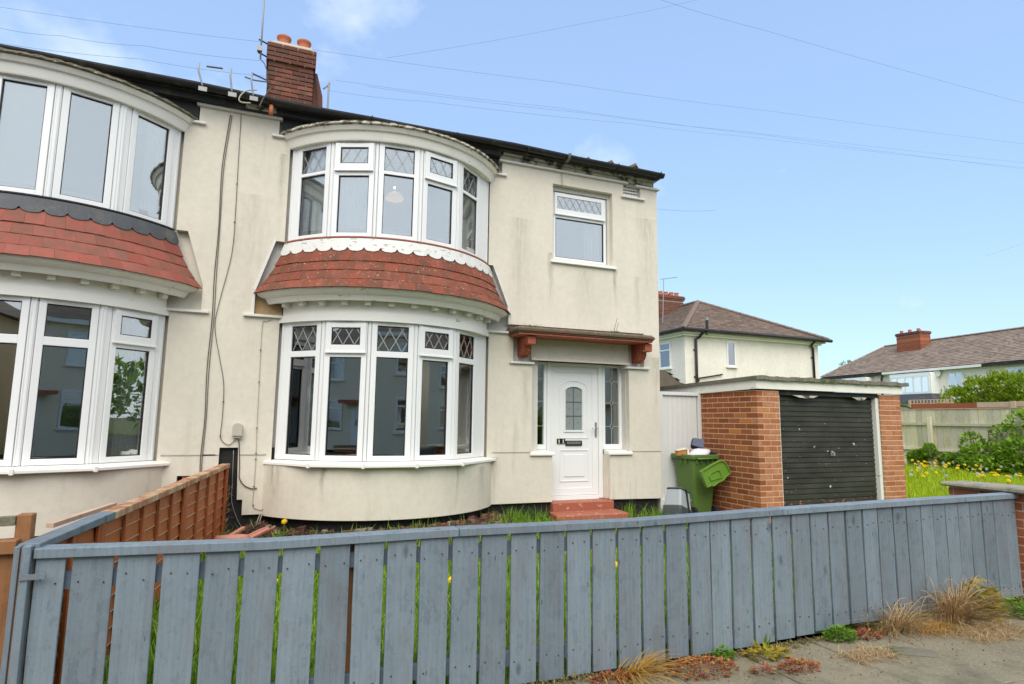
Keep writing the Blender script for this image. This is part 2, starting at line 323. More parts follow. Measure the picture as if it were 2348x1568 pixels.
# ground surfaces
def ground_mat(name, cols, sc=(3, 40), rough=.95, bmp=.6):
    m, t, b = new_mat(name); v = coords(t)
    c = mixc(t, ramp(t, noise(t, v, sc[0], 7, .65), .3, .7), cols[0], cols[1])
    c = mixc(t, ramp(t, noise(t, v, sc[1], 4, .7), .52, .7), c, cols[2])
    if len(cols) > 3: c = mixc(t, ramp(t, noise(t, coords(t, loc=(9, 4, 2)), 1.7, 6, .7), .5, .68), c, cols[3])
    t.links.new(c, b.inputs['Base Color']); b.inputs['Roughness'].default_value = rough; b.inputs['Specular IOR Level'].default_value = .25
    bump(t, b, noise(t, v, sc[1]*2, 4, .7), bmp, .008); return m
ground_mat('paving', ((.185, .16, .105), (.25, .22, .15), (.34, .30, .21), (.125, .112, .074)), (2.2, 70))
ground_mat('paving_joint', ((.05, .045, .03), (.08, .075, .04), (.10, .11, .04)), (8, 40))
ground_mat('asphalt', ((.045, .045, .045), (.06, .06, .058), (.09, .09, .085)), (2, 90))
ground_mat('soil', ((.05, .032, .02), (.085, .05, .03), (.12, .075, .05), (.045, .06, .015)), (5, 40))
ground_mat('turf', ((.11, .17, .010), (.16, .24, .015), (.20, .28, .022)), (2, 30))
ground_mat('earth', ((.08, .10, .03), (.11, .13, .04), (.12, .11, .06)), (.5, 8))
def leaf_mat(name, cols, trans=.35, rough=.55, var=1.0):
    """leaf colour varied leaf by leaf (random per island) with some light let through"""
    m = bpy.data.materials.new(name); m.use_nodes = True; MATS[name] = m; t = m.node_tree; t.nodes.clear()
    o = t.nodes.new('ShaderNodeOutputMaterial'); g = t.nodes.new('ShaderNodeNewGeometry'); n = t.nodes.new('ShaderNodeValToRGB'); e = n.color_ramp.elements
    for i, c in enumerate(cols):
        p = i/(len(cols)-1); el = e[i] if i < 2 else e.new(p); el.position = p; el.color = rgb(c)
    t.links.new(g.outputs['Random Per Island'], n.inputs[0])
    d = node(t, 'ShaderNodeBsdfPrincipled', Roughness=rough); d.inputs['Specular IOR Level'].default_value = .25; tl = t.nodes.new('ShaderNodeBsdfTranslucent')
    s = node(t, 'ShaderNodeMixShader', Fac=trans)
    t.links.new(n.outputs[0], d.inputs['Base Color']); t.links.new(n.outputs[0], tl.inputs['Color'])
    t.links.new(d.outputs[0], s.inputs[1]); t.links.new(tl.outputs[0], s.inputs[2]); t.links.new(s.outputs[0], o.inputs[0]); return m
leaf_mat('grass', [(.10, .20, .015), (.16, .32, .022), (.22, .40, .03), (.28, .40, .05)])
leaf_mat('grass_lawn', [(.24, .33, .008), (.34, .46, .010), (.43, .54, .014), (.50, .54, .03)])
leaf_mat('leaf_green', [(.10, .19, .014), (.17, .30, .022), (.24, .39, .034), (.31, .46, .05)])
leaf_mat('leaf_hedge', [(.10, .19, .012), (.19, .30, .016), (.29, .39, .02), (.38, .45, .04)], .4)
leaf_mat('leaf_weed', [(.09, .20, .02), (.15, .29, .03), (.22, .36, .05)])
leaf_mat('leaf_yellow', [(.30, .30, .03), (.42, .34, .04), (.34, .22, .05)])
leaf_mat('straw', [(.30, .18, .07), (.44, .29, .13), (.58, .43, .24), (.40, .26, .13)], .15)
leaf_mat('straw_orange', [(.40, .22, .04), (.52, .31, .06), (.46, .26, .09)], .15)
leaf_mat('sedum_red', [(.20, .025, .02), (.32, .05, .035), (.36, .11, .05), (.34, .24, .05), (.26, .04, .03)], .15)
leaf_mat('moss_dry', [(.10, .09, .03), (.18, .14, .05), (.24, .19, .06)], .1)
leaf_mat('sprig', [(.16, .11, .11), (.24, .17, .16), (.18, .13, .13)], .1)
leaf_mat('petal_yellow', [(.82, .55, .012), (.86, .66, .02)], .2)
leaf_mat('clock_white', [(.62, .62, .56), (.72, .72, .66)], .3)
leaf_mat('rubble', [(.05, .03, .022), (.11, .055, .038), (.19, .075, .05), (.09, .06, .042), (.26, .22, .17)], .0, .95)
plain('bark', (.10, .075, .05), .95, .3, 9, bmp=.7)
# ceiling lamp glow
m_, t_, b_ = new_mat('lamp_shade'); b_.inputs['Base Color'].default_value = (.5, .32, .16, 1); b_.inputs['Emission Color'].default_value = (1, .5, .18, 1); b_.inputs['Emission Strength'].default_value = .30
m_, t_, b_ = new_mat('lamp_bulb'); b_.inputs['Emission Color'].default_value = (1, .8, .5, 1); b_.inputs['Emission Strength'].default_value = 12
# ------------------------------------------------------------------ mesh helpers
ORG = {}
class MB:
    def __init__(s): s.v = []; s.f = []
    def add(s, vs, fs):
        o = len(s.v); s.v += [tuple(p) for p in vs]; s.f += [tuple(i+o for i in f) for f in fs]; return s
    def hexa(s, p):      # 4 bottom, 4 top, both counter-clockwise from above
        return s.add(p, [(3, 2, 1, 0), (4, 5, 6, 7), (0, 1, 5, 4), (1, 2, 6, 5), (2, 3, 7, 6), (3, 0, 4, 7)])
    def box(s, x0, x1, y0, y1, z0, z1):
        return s.hexa([(x0, y0, z0), (x1, y0, z0), (x1, y1, z0), (x0, y1, z0), (x0, y0, z1), (x1, y0, z1), (x1, y1, z1), (x0, y1, z1)])
    def obox(s, o, u, w, u0, u1, w0, w1, z0, z1):
        """box in a frame: origin o, horizontal axes u (along) and w (outward)"""
        def P(a, b, z): return (o[0]+u[0]*a+w[0]*b, o[1]+u[1]*a+w[1]*b, z)
        q = [P(u0, w1, z0), P(u1, w1, z0), P(u1, w0, z0), P(u0, w0, z0), P(u0, w1, z1), P(u1, w1, z1), P(u1, w0, z1), P(u0, w0, z1)]
        return s.hexa(q)
    def prism(s, outline, y0, y1, holes=(), fn=None, back=True):
        """polygon (x,z) with holes, from y0 (front) to y1 (back)"""
        fn = fn or (lambda x, z, y: (x, y, z))
        loops = [list(outline)]+[list(h) for h in holes]
        tri = tessellate_polygon([[Vector((x, z, 0)) for x, z in l] for l in loops])
        flat = [p for l in loops for p in l]; n = len(flat); o = len(s.v)
        s.v += [fn(x, z, y0) for x, z in flat]+[fn(x, z, y1) for x, z in flat]
        for a, b, c in tri:
            (ax, az), (bx, bz), (cx, cz) = flat[a], flat[b], flat[c]
            if (bx-ax)*(cz-az)-(bz-az)*(cx-ax) < 0: b, c = c, b
            s.f.append((o+a, o+b, o+c))
            if back: s.f.append((o+n+c, o+n+b, o+n+a))
        k = 0
        for li, l in enumerate(loops):
            m = len(l); ar = sum(l[i][0]*l[(i+1) % m][1]-l[(i+1) % m][0]*l[i][1] for i in range(m))
            ccw = (ar > 0) == (li == 0)
            for i in range(m):
                a, b = k+i, k+(i+1) % m
                s.f.append((o+a, o+n+a, o+n+b, o+b) if ccw else (o+b, o+n+b, o+n+a, o+a))
            k += m
        return s
    def tube(s, pts, r, n=6, cap=True):
        pts = [Vector(p) for p in pts]; o = len(s.v); rr = r if isinstance(r, (list, tuple)) else [r]*len(pts)
        pu = None
        for i, p in enumerate(pts):
            d = (pts[min(i+1, len(pts)-1)]-pts[max(i-1, 0)]).normalized()
            if pu is None: pu = d.orthogonal().normalized()
            pu = (pu-d*pu.dot(d)).normalized(); w = d.cross(pu)
            for k in range(n):
                a = 2*pi*k/n; s.v.append(tuple(p+(pu*cos(a)+w*sin(a))*rr[i]))
        for i in range(len(pts)-1):
            for k in range(n):
                a = o+i*n+k; b = o+i*n+(k+1) % n; s.f.append((a, b, b+n, a+n))
        if cap:
            s.f.append(tuple(o+k for k in range(n))[::-1]); e = o+(len(pts)-1)*n; s.f.append(tuple(e+k for k in range(n)))
        return s
    def lathe(s, c, prof, n=20):
        o = len(s.v)
        for r, z in prof:
            for k in range(n):
                a = 2*pi*k/n; s.v.append((c[0]+r*cos(a), c[1]+r*sin(a), c[2]+z))
        for i in range(len(prof)-1):
            for k in range(n):
                a = o+i*n+k; b = o+i*n+(k+1) % n; s.f.append((a, b, b+n, a+n))
        return s
    def sweep(s, prof, n, pos, closed=True, t0=-1.0, t1=1.0):
        """profile [(r,z)...] swept along pos(t, r) for t in t0..t1"""
        o = len(s.v); m = len(prof)
        for i in range(n+1):
            t = t0+(t1-t0)*i/n
            for r, z in prof:
                x, y = pos(t, r); s.v.append((x, y, z))
        for i in range(n):
            for k in range(m if closed else m-1):
                a = o+i*m+k; b = o+i*m+(k+1) % m; s.f.append((a, b, b+m, a+m))
        if closed:
            s.f.append(tuple(o+k for k in range(m))[::-1]); e = o+n*m; s.f.append(tuple(e+k for k in range(m)))
        return s
    def tri_strip_blade(s, p, d, h, w, bend, seg=2):
        """grass blade from p, height h, width w, bending along d"""
        px, py = -d[1], d[0]; o = len(s.v)
        for i in range(seg):
            t = i/seg; k = w*(1-t*.6)/2; q = (p[0]+d[0]*bend*t*t, p[1]+d[1]*bend*t*t, p[2]+h*t)
            s.v += [(q[0]-px*k, q[1]-py*k, q[2]), (q[0]+px*k, q[1]+py*k, q[2])]
        s.v.append((p[0]+d[0]*bend, p[1]+d[1]*bend, p[2]+h*(1-.12*abs(bend)/max(h, .01))))
        for i in range(seg-1): a = o+2*i; s.f.append((a, a+1, a+3, a+2))
        a = o+2*(seg-1); s.f.append((a, a+1, o+2*seg)); return s
    def leaf(s, p, d, nrm, ln, w):
        """pointed leaf of four vertices"""
        d = Vector(d).normalized(); sd_ = d.cross(Vector(nrm)).normalized(); nn = sd_.cross(d); p = Vector(p)
        return s.add([p, p+d*ln*.45+sd_*w/2+nn*w*.15, p+d*ln, p+d*ln*.45-sd_*w/2+nn*w*.15], [(0, 1, 2, 3)])
def tagp(o, label=None, cat=None, group=None, kind=None):
    if label: o['label'] = label
    if cat: o['category'] = cat
    if group: o['group'] = group
    if kind: o['kind'] = kind
    return o
def thing(name, label, cat, loc=(0, 0, 0), group=None):
    o = bpy.data.objects.new(name, None); COL.objects.link(o); o.location = loc; o.empty_display_size = .2
    ORG[o] = Vector(loc); return tagp(o, label, cat, group)
def mesh_of(mb, name, mat, off=Vector((0, 0, 0)), smooth=False, fix=False):
    me = bpy.data.meshes.new(name); me.from_pydata([(x-off.x, y-off.y, z-off.z) for x, y, z in mb.v], [], mb.f)
    me.materials.append(MATS[mat])
    if fix:
        import bmesh
        b = bmesh.new(); b.from_mesh(me); bmesh.ops.recalc_face_normals(b, faces=b.faces); b.to_mesh(me); b.free()
    if smooth: me.polygons.foreach_set('use_smooth', [True]*len(me.polygons))
    me.update(); return me
def build(name, mb, mat, parent=None, loc=None, smooth=False, bevel=0, fix=False, kind=None, label=None, cat=None, group=None, angle=None):
    off = ORG[parent] if parent is not None else Vector(loc or (0, 0, 0))
    me = mesh_of(mb, name, mat, off, smooth, fix)
    o = bpy.data.objects.new(name, me); COL.objects.link(o)
    if parent is not None: o.parent = parent
    else: o.location = off
    ORG[o] = off
    if bevel:
        bm_ = o.modifiers.new('bevel', 'BEVEL'); bm_.width = bevel; bm_.segments = 1; bm_.limit_method = 'ANGLE'
    return tagp(o, label, cat, group, kind)
def place(name, me, parent, pos, rot=None, scale=None):
    o = bpy.data.objects.new(name, me); COL.objects.link(o); o.parent = parent; o.location = Vector(pos)-ORG[parent]
    if rot: o.rotation_euler = rot
    if scale: o.scale = scale
    ORG[o] = Vector(pos); return o
_cache = {}
def brick_mesh(l, d, h, mat):
    """brick with slightly uneven arrises, length along x, centred"""
    k = (round(l, 3), round(d, 3), round(h, 3), mat)
    if k not in _cache:
        e = .004; b = MB(); x, y, z = l/2, d/2, h/2
        rings = [(x-e, y-e, -z), (x, y, -z+e), (x, y, z-e), (x-e, y-e, z)]
        for (a, c, q) in rings: b.v += [(-a, -c, q), (a, -c, q), (a, c, q), (-a, c, q)]
        b.f += [(3, 2, 1, 0), (12, 13, 14, 15)]
        for i in range(3):
            for j in range(4): b.f.append((4*i+j, 4*i+(j+1) % 4, 4*i+4+(j+1) % 4, 4*i+4+j))
        _cache[k] = mesh_of(b, 'brick', mat)
    return _cache[k]
def ball(mb, c, r, n=8, m=5, sq=1.0):
    return mb.lathe(c, [(max(1e-4, r*sin(pi*i/m)), -r*sq*cos(pi*i/m)) for i in range(m+1)], n)
# ------------------------------------------------------------------ ground, road, pavement
def sheet(name, x0, x1, y0, y1, z, mat, nx=1, ny=1, zf=None, **kw):
    b = MB()
    for j in range(ny+1):
        for i in range(nx+1):
            x = x0+(x1-x0)*i/nx; y = y0+(y1-y0)*j/ny; b.v.append((x, y, zf(x, y) if zf else z))
    for j in range(ny):
        for i in range(nx):
            a = j*(nx+1)+i; b.f.append((a, a+1, a+nx+2, a+nx+1))
    return build(name, b, mat, loc=(0, 0, 0), smooth=True, **kw)
sheet('ground', -400, 400, -400, 400, -.16, 'earth', kind='structure')
sheet('road', -60, 60, -13.2, -7.3, -.14, 'asphalt', kind='structure')
pv = sheet('pavement', -60, 60, -7.12, -4.5, -.045, 'paving_joint', kind='structure')
kb = build('kerb', MB().box(-60, 60, -7.28, -7.14, -.16, -.02), 'paving', loc=(0, 0, 0), kind='structure', bevel=.02)
xs = [-9.46+.66*i for i in range(0, 16)]
for j, (ya, yb) in enumerate(((-7.12, -6.52), (-6.5, -5.595), (-5.58, -4.60))):
    for i in range(len(xs)-1):
        a, c = xs[i]+.004, xs[i+1]-.004
        if j == 1: a += .33; c += .33
        t = [random.uniform(-.004, .004) for _ in range(4)]
        z0, z1 = -.10, -.022
        build('paving_slab', MB().hexa([(a, ya, z0), (c, ya, z0), (c, yb, z0), (a, yb, z0), (a, ya, z1+t[0]), (c, ya, z1+t[1]), (c, yb, z1+t[2]), (a, yb, z1+t[3])]), 'paving', pv, bevel=.006)
def gz(x, y):                                             # front garden rises gently to the house
    t = min(1, max(0, (y+4.5)/4.3)); return -.035+.185*t+.012*sin(x*2.1+y)+.01*sin(y*3.3-x)+.13*math.exp(-((math.hypot(x+5.19, y-.953)-1.72)/.30)**2)*(1 if y < .1 else .5)
sheet('garden_soil', -7.62, -.12, -1.15, .2, 0, 'soil', 40, 10, gz, kind='structure')
sheet('garden_turf', -7.62, -.12, -4.5, -1.15, 0, 'turf', 40, 20, gz, kind='structure')
sheet('garden_neighbour', -20, -7.64, -4.5, .2, .02, 'soil', kind='structure')
def lz(x, y): return .08+.03*sin(x*.9)*cos(y*.7)
sheet('lawn', -.1, 40, -4.5, 30, 0, 'turf', 50, 40, lz, kind='structure')

# ------------------------------------------------------------------ the pair of houses
XM = -7.218                                               # party line
CY = .953                                                 # bay circle centre behind the wall face
def mirror_fn(neigh):
    return (lambda x: 2*XM-x) if neigh else (lambda x: x)
house = thing('semi_detached_house', 'cream rendered house with white door numbered 11 and leaded bay windows', 'house', (HX, 0, 0))
neigh = thing('semi_detached_house', 'cream neighbouring house half with plain bay windows and dark lead apron, cut by left edge', 'house', (-9.2, 0, 0))
GAPS = .09
# --- main panel of render: left strip and right part of the house with the door
L1 = [(XM, .30), (-7.186, .30), (-7.186, 1.20), (-6.98, 1.20), (-6.957, .58), (-6.895, .58), (-6.893, .40), (-6.60, .40), (-6.60, 2.815), (-6.935, 2.815), (-6.936, 3.16), (-6.726, 3.82), (-6.60, 3.82), (-6.60, 5.205), (-6.75, 5.205), (-6.75, 5.445), (XM, 5.445)]
R1 = [(-3.78, .40), (-2.76, .40), (-2.76, 1.06), (-3.09, 1.06), (-3.09, 2.385), (-3.395, 2.385), (-3.395, 2.82), (-3.78, 2.82)]
R2 = [(-3.44, 2.966), (-1.143, 2.972), (-1.145, 2.392), (-1.43, 2.392), (-1.43, 1.06), (-1.78, 1.06), (-1.78, .40), (-.86, .385), (-.84, 5.405), (-1.165, 5.405), (-1.165, 5.19), (-1.49, 5.19), (-1.49, 5.425), (-3.607, 5.425), (-3.607, 5.205), (-3.80, 5.205), (-3.80, 3.82), (-3.70, 3.82), (-3.457, 3.23)]
UW = [(-2.765, 4.03), (-1.70, 4.03), (-1.70, 5.23), (-2.765, 5.23)]
for q_ in (MB().prism(L1, 0, GAPS), MB().prism(R1, 0, GAPS), MB().prism(R2, 0, GAPS, [UW]), MB().box(-.93, -.84, GAPS+.0005, 8.2, .385, 5.405)): build('render_cladding', q_, 'render_cream', house)
# thin lower edge line (bead) where the lower coat steps back
bd = MB()
for a, c in ((-7.36, -7.19), (-6.96, -6.66), (-3.70, -3.10), (-1.39, -.845)): bd.box(a, c, -.006, .0, 1.108, 1.120)
build('bead', bd, 'cement', house)
# --- old wall behind the cladding
OW = [(XM, .0), (-.93, .0), (-.93, 5.6), (XM, 5.6)]
ow = MB().prism(OW, GAPS+.002, .30, [[(-6.40, 1.08), (-3.98, 1.08), (-3.98, 2.75), (-6.40, 2.75)], [(-6.40, 3.84), (-3.98, 3.84), (-3.98, 5.09), (-6.40, 5.09)], [(-2.71, 4.06), (-1.745, 4.06), (-1.745, 5.16), (-2.71, 5.16)], [(-2.96, .39), (-1.44, .39), (-1.44, 2.475), (-2.96, 2.475)]])
build('wall', ow, 'render_old', house)
build('side_wall', MB().box(-1.1, -.935, .302, 8.2, 0, 5.6), 'render_old', house)
build('plaster_patch', MB().prism([(-6.93, 2.86), (-6.58, 2.86), (-6.58, 3.05), (-6.70, 3.2), (-6.93, 3.16)], .055, .088), 'plaster_tan', house)
for q_ in (MB().box(-7.19, -6.55, .055, .088, 0, 1.195), MB().box(-3.85, -2.76, .06, .088, 0, .42), MB().box(-1.78, -.90, .06, .088, 0, .41)): build('plinth', q_, 'black_plinth', house)
# --- copings and ledges (white metal trims)
def cop(x0, x1, z, h=.032, y=-.045):
    build('coping', MB().box(x0, x1, y, GAPS+.03, z, z+h), 'coping_white', house, bevel=.004)
for x0, x1, z in ((XM+.001, -6.715, 5.445), (-6.83, -6.53, 5.205), (-3.87, -3.545, 5.205), (-3.665, -1.42, 5.425), (-1.54, -1.10, 5.19), (-1.27, -.805, 5.405), (-7.025, -6.54, 2.815), (-3.855, -3.375, 2.82), (-3.455, -3.07, 2.388), (-1.49, -1.065, 2.395)):
    cop(x0, x1, z)
# sloping trims beside the tiled skirt
for pts in ([(-6.94, 3.155), (-6.73, 3.825), (-6.70, 3.825), (-6.905, 3.15)], [(-6.942, 2.85), (-6.942, 3.16), (-6.906, 3.155), (-6.906, 2.85)], [(-3.465, 3.235), (-3.708, 3.825), (-3.735, 3.82), (-3.495, 3.225)], [(-3.447, 2.965), (-3.464, 3.235), (-3.497, 3.23), (-3.48, 2.96)]):
    build('edge_trim', MB().prism(pts, -.012, GAPS-.001), 'coping_white', house)
# vent grille at the top right
vg = build('air_vent', MB().box(-1.475, -1.18, .06, .085, 5.215, 5.40), 'trim_white', house)
gr = MB()
for i in range(9):
    for j in range(3): gr.box(-1.455+.03*i, -1.438+.03*i, .054, .0595, 5.24+.05*j, 5.265+.05*j)
build('grille_hole', gr, 'gasket', vg)
# bare block between copings
build('parapet_block', MB().box(-1.5, -.9, .02, .088, 5.40, 5.55), 'eaves_board', house)

# --- bays -----------------------------------------------------------
def bay(root, neighbour):
    mx_ = mirror_fn(neighbour); sg = -1 if neighbour else 1
    cx = mx_(-5.19); wallmat = 'render_neighbour' if neighbour else 'render_cream'
    def pos(t, r):
        a = t*math.acos(min(.999, CY/r)); return cx+r*sin(a), CY-r*cos(a)
    # apron below the lower window
    ap = MB().sweep([(1.665, .385), (1.762, .385), (1.762, 1.0), (1.665, 1.0)], 40, pos)
    build('bay_apron', ap, wallmat, root, fix=True)
    build('bay_plinth', MB().sweep([(1.60, -.02), (1.655, -.02), (1.655, .41), (1.60, .41)], 30, pos), 'black_plinth', root, fix=True)
    # head board, frieze and cornice over the lower window
    build('head_board', MB().sweep([(1.60, 2.755), (1.705, 2.755), (1.705, 2.845), (1.60, 2.85)], 40, pos), 'trim_white', root, fix=True)
    build('frieze', MB().sweep([(1.58, 2.85), (1.672, 2.85), (1.672, 3.02), (1.58, 3.02)], 40, pos), 'paint_cornice', root, fix=True)
    build('cornice', MB().sweep([(1.60, 3.015), (1.75, 3.0), (1.80, 2.985), (1.825, 2.985), (1.86, 3.05), (1.90, 3.062), (1.935, 3.085), (1.955, 3.122), (1.90, 3.135), (1.60, 3.14)], 44, pos), 'paint_cornice', root, fix=True)
    for k in range(12):
        t = -.93+1.86*k/11; a = t*math.acos(CY/1.69); o = (cx+1.672*sin(a), CY-1.672*cos(a)); u = (cos(a), sin(a)); w = (sin(a), -cos(a))
        d = MB().obox(o, u, w, -.036, .036, .001, .085, 2.945, 3.0)
        build('dentil', d, 'trim_white', root, bevel=.004)
    # tiled skirt
    prof = [(1.955, 3.128), (1.872, 3.246), (1.803, 3.375), (1.752, 3.50), (1.716, 3.63), (1.69, 3.79)]
    sk = build('tiled_skirt', MB().sweep([(1.60, 3.141), (1.90, 3.141), (1.835, 3.25), (1.775, 3.38), (1.73, 3.50), (1.69, 3.63), (1.672, 3.80), (1.60, 3.80)], 40, pos), 'soffit_dark', root, fix=True)
    tm = 'tile_red_clean' if neighbour else 'tile_red'
    for c in range(4):
        (r0, z0), (r1, z1) = prof[c], prof[c+1]
        n = 21; ah = math.acos(CY/r0)
        for i in range(-1, n+1):
            off = .5 if c % 2 else 0.0
            t0 = max(-1, -1+2*(i+off)/n); t1 = min(1, -1+2*(i+1+off)/n)
            if t1-t0 < .01: continue
            lift = random.uniform(0, .006); g = .0004/ah
            def q(t, r, z): x, y = pos(t, r); return (x, y, z)
            zz = z0-.012+random.uniform(-.004, .003); ta, tb = t0+g, t1-g
            r1b, z1b = r1+.004, z1+.02
            th = .034
            p = [q(ta, r0+th+lift, zz), q(tb, r0+th+lift, zz), q(tb, r0-.004, zz), q(ta, r0-.004, zz),
                 q(ta, r1b+.004, z1b), q(tb, r1b+.004, z1b), q(tb, r1b-.012, z1b), q(ta, r1b-.012, z1b)]
            m1 = .5*(ta+tb)
            b = MB().hexa(p); build('roof_tile', b, tm, sk)
    # scalloped lead apron over the top course
    la = MB(); n = 17 if not neighbour else 17; seg = 8; o0 = 0
    for i in range(n):
        for s_ in range(seg+1):
            f = s_/seg; t = -1+2*(i+f)/n; dip = .05*math.sqrt(max(0, 1-(2*f-1)**2))*random.uniform(.93, 1.07)
            zb = 3.67-dip; rb = 1.716+(3.63-zb)*(.036/.13) if zb < 3.63 else 1.69+(3.79-zb)*(.026/.16)
            for (r, z) in ((1.676, 3.805), (1.702, 3.785), (rb+.026, zb), (rb+.018, zb-.002)):
                x, y = pos(t, r); la.v.append((x, y, z))
        for s_ in range(seg):
            b0 = (i*(seg+1)+s_)*4
            for k in range(3): la.f.append((b0+k, b0+k+1, b0+k+5, b0+k+4))
    build('lead_apron', la, 'lead_grey' if neighbour else 'lead_white', root, fix=True)
    build('window_base', MB().sweep([(1.66, 3.806), (1.694, 3.806), (1.694, 3.8225), (1.66, 3.8225)], 40, pos), 'soffit_dark' if neighbour else 'paint_step', root, fix=True)
    # upper fascia and little flat roof
    build('bay_fascia', MB().sweep([(1.60, 5.075), (1.705, 5.075), (1.712, 5.09), (1.738, 5.185), (1.765, 5.192), (1.795, 5.24), (1.60, 5.24)], 44, pos), 'paint_fascia' if not neighbour else 'trim_white', root, fix=True)
    rim = MB(); prev = None
    nn = 90
    prof_r = [(1.60, 5.241), (1.80, 5.241), (1.825, 5.252), (1.822, 5.276), (1.60, 5.33)]
    rim.sweep(prof_r, nn, pos)
    rim.v = [(x, y+random.uniform(-.006, .006), z+(random.uniform(-.008, .008) if z > 5.25 else 0)) for x, y, z in rim.v]
    build('bay_roof', rim, 'felt_moss' if neighbour else 'felt_pale', root, fix=True)
    tp = MB(); ring = [pos(-1+2*i/40, 1.8) for i in range(41)]
    tp.v = [(x, y, 5.30) for x, y in ring]+[(cx, .05, 5.36)]; tp.f = [(i, i+1, 41) for i in range(40)]
    build('bay_roof_deck', tp, 'felt_moss', root, fix=True)
    # sill of the lower window: five straight lengths
    if neighbour: ang = [-55.3, -31, -10, 10, 31, 55.3]; marg = [.13, .105, .10, .105, .165]
    else: ang = [-55.3, -33, -13, 6.5, 27, 55.3]; marg = [0]*5
    ang = [R(a) for a in ang]
    def corner(i, r): return Vector((cx+r*sin(ang[i]), CY-r*cos(ang[i]), 0))
    for i in range(5):
        def ring(r): return corner(i, r), corner(i+1, r)
        (a0, a1), (b0, b1), (c0, c1) = ring(1.60), ring(1.80), ring(1.865)
        if i == 0: c0 = Vector((cx-1.505, 0, 0)); b0 = Vector((cx-1.47, 0, 0))
        if i == 4: c1 = Vector((cx+1.555, 0, 0)); b1 = Vector((cx+1.50, 0, 0))
        s_ = MB().hexa([(c0.x, c0.y, .995), (c1.x, c1.y, .995), (a1.x, a1.y, .995), (a0.x, a0.y, .995), (c0.x, c0.y, 1.032), (c1.x, c1.y, 1.032), (a1.x, a1.y, 1.062), (a0.x, a0.y, 1.062)])
        so = build('bay_sill', s_, 'trim_white', root, bevel=.006)
        if i < 4:
            p = corner(i+1, 1.862); w = Vector((sin(ang[i+1]), -cos(ang[i+1]))); u = Vector((cos(ang[i+1]), sin(ang[i+1])))
            build('sill_joint', MB().obox((p.x, p.y), u, w, -.018, .018, -.05, .012, .985, 1.046), 'trim_white', so, bevel=.004)
    # windows: one unit per facet on both floors
    def unit(i, z0, z1, kind, storey):
        """kind: leaded_fixed, leaded_sash, plain_one, plain_two, plain_sash"""
        r = 1.673; p0, p1 = corner(i, r), corner(i+1, r); ln = (p1-p0).length; u = (p1-p0)/ln; w = Vector((u.y, -u.x, 0))
        o = (p0.x, p0.y)
        gw = .385
        lm = (ln-gw)/2
        if not neighbour:
            if i == 0: lm = ln-gw-.10
            if i == 4: lm = .10
        else:
            if i == 4: lm = .165
            if i == 0: lm = ln-gw-.165
        g0, g1 = lm, lm+gw; fwid = .066                      # glass edges and frame face width
        f0, f1 = g0-fwid, g1+fwid
        fr = MB()
        # jambs fill out to the corner posts
        fr.obox(o, u, w, .0, f0-.004, -.06, -.012, z0, z1); fr.obox(o, u, w, f1+.004, ln, -.06, -.012, z0, z1)
        fr.obox(o, u, w, .008, min(.03, f0-.012), -.012, -.003, z0, z1); fr.obox(o, u, w, max(ln-.03, f1+.012), ln-.008, -.012, -.003, z0, z1)
        gz0, gz1 = z0+.062, z1-.052
        fr.obox(o, u, w, f0, g0, -.055, .0, z0, z1); fr.obox(o, u, w, g1, f1, -.055, .0, z0, z1)
        fr.obox(o, u, w, g0, g1, -.055, .0, z0, gz0); fr.obox(o, u, w, g0, g1, -.055, .0, gz1, z1)
        panes = []
        if kind in ('leaded_fixed', 'plain_two'):
            tz = (4.668, 4.712) if storey else (2.318, 2.392)
            if kind == 'plain_two': tz = (2.275, 2.365)
            fr.obox(o, u, w, g0, g1, -.055, .0, tz[0], tz[1]); panes = [(gz0, tz[0], 0), (tz[1], gz1, 1)]
        elif kind in ('leaded_sash', 'plain_sash'):
            tz = (4.63, 4.69) if storey else (2.31, 2.365)
            fr.obox(o, u, w, g0, g1, -.055, .0, tz[0], tz[1]); panes = [(gz0, tz[0], 0)]
        else: panes = [(gz0, gz1, 0)]
        win = build('window', fr, 'upvc', root, bevel=.004)
        def pane(a, c, b0, b1, lead, wd=-.03):
            mat_g = ('glass_clear' if i in (0, 4) and not neighbour else 'glass_sky') if storey else 'glass'
            build('pane', MB().obox(o, u, w, a+.004, c-.004, wd-.008, wd, b0+.004, b1-.004), mat_g, win)
            gk = MB(); e = .009
            gk.obox(o, u, w, a, a+e, wd, wd+.014, b0, b1); gk.obox(o, u, w, c-e, c, wd, wd+.014, b0, b1); gk.obox(o, u, w, a+e, c-e, wd, wd+.014, b0, b0+e); gk.obox(o, u, w, a+e, c-e, wd, wd+.014, b1-e, b1)
            build('gasket', gk, 'gasket', win)
            if lead:
                ld = MB(); dw = (c-a)/2.5 if (c-a) > .3 else (c-a)/2.0; dh = dw*1.75; hw = .0042
                lines = []
                for sgn in (1, -1):
                    for k in range(-6, 8):
                        x_ = a+dw*k; pts = []
                        # line x = x_ + sgn*(z-b0)*dw/dh clipped to the pane
                        za, zb = b0, b1; sl = sgn*dw/dh
                        xa, xb = x_, x_+sl*(zb-za)
                        lo_, hi_ = a, c
                        t0, t1 = 0., 1.
                        if abs(xb-xa) > 1e-9:
                            ta, tb = (lo_-xa)/(xb-xa), (hi_-xa)/(xb-xa)
                            if ta > tb: ta, tb = tb, ta
                            t0, t1 = max(0, ta), min(1, tb)
                        if t1-t0 < .03: continue
                        q0 = (xa+(xb-xa)*t0, za+(zb-za)*t0); q1 = (xa+(xb-xa)*t1, za+(zb-za)*t1); lines.append((q0, q1))
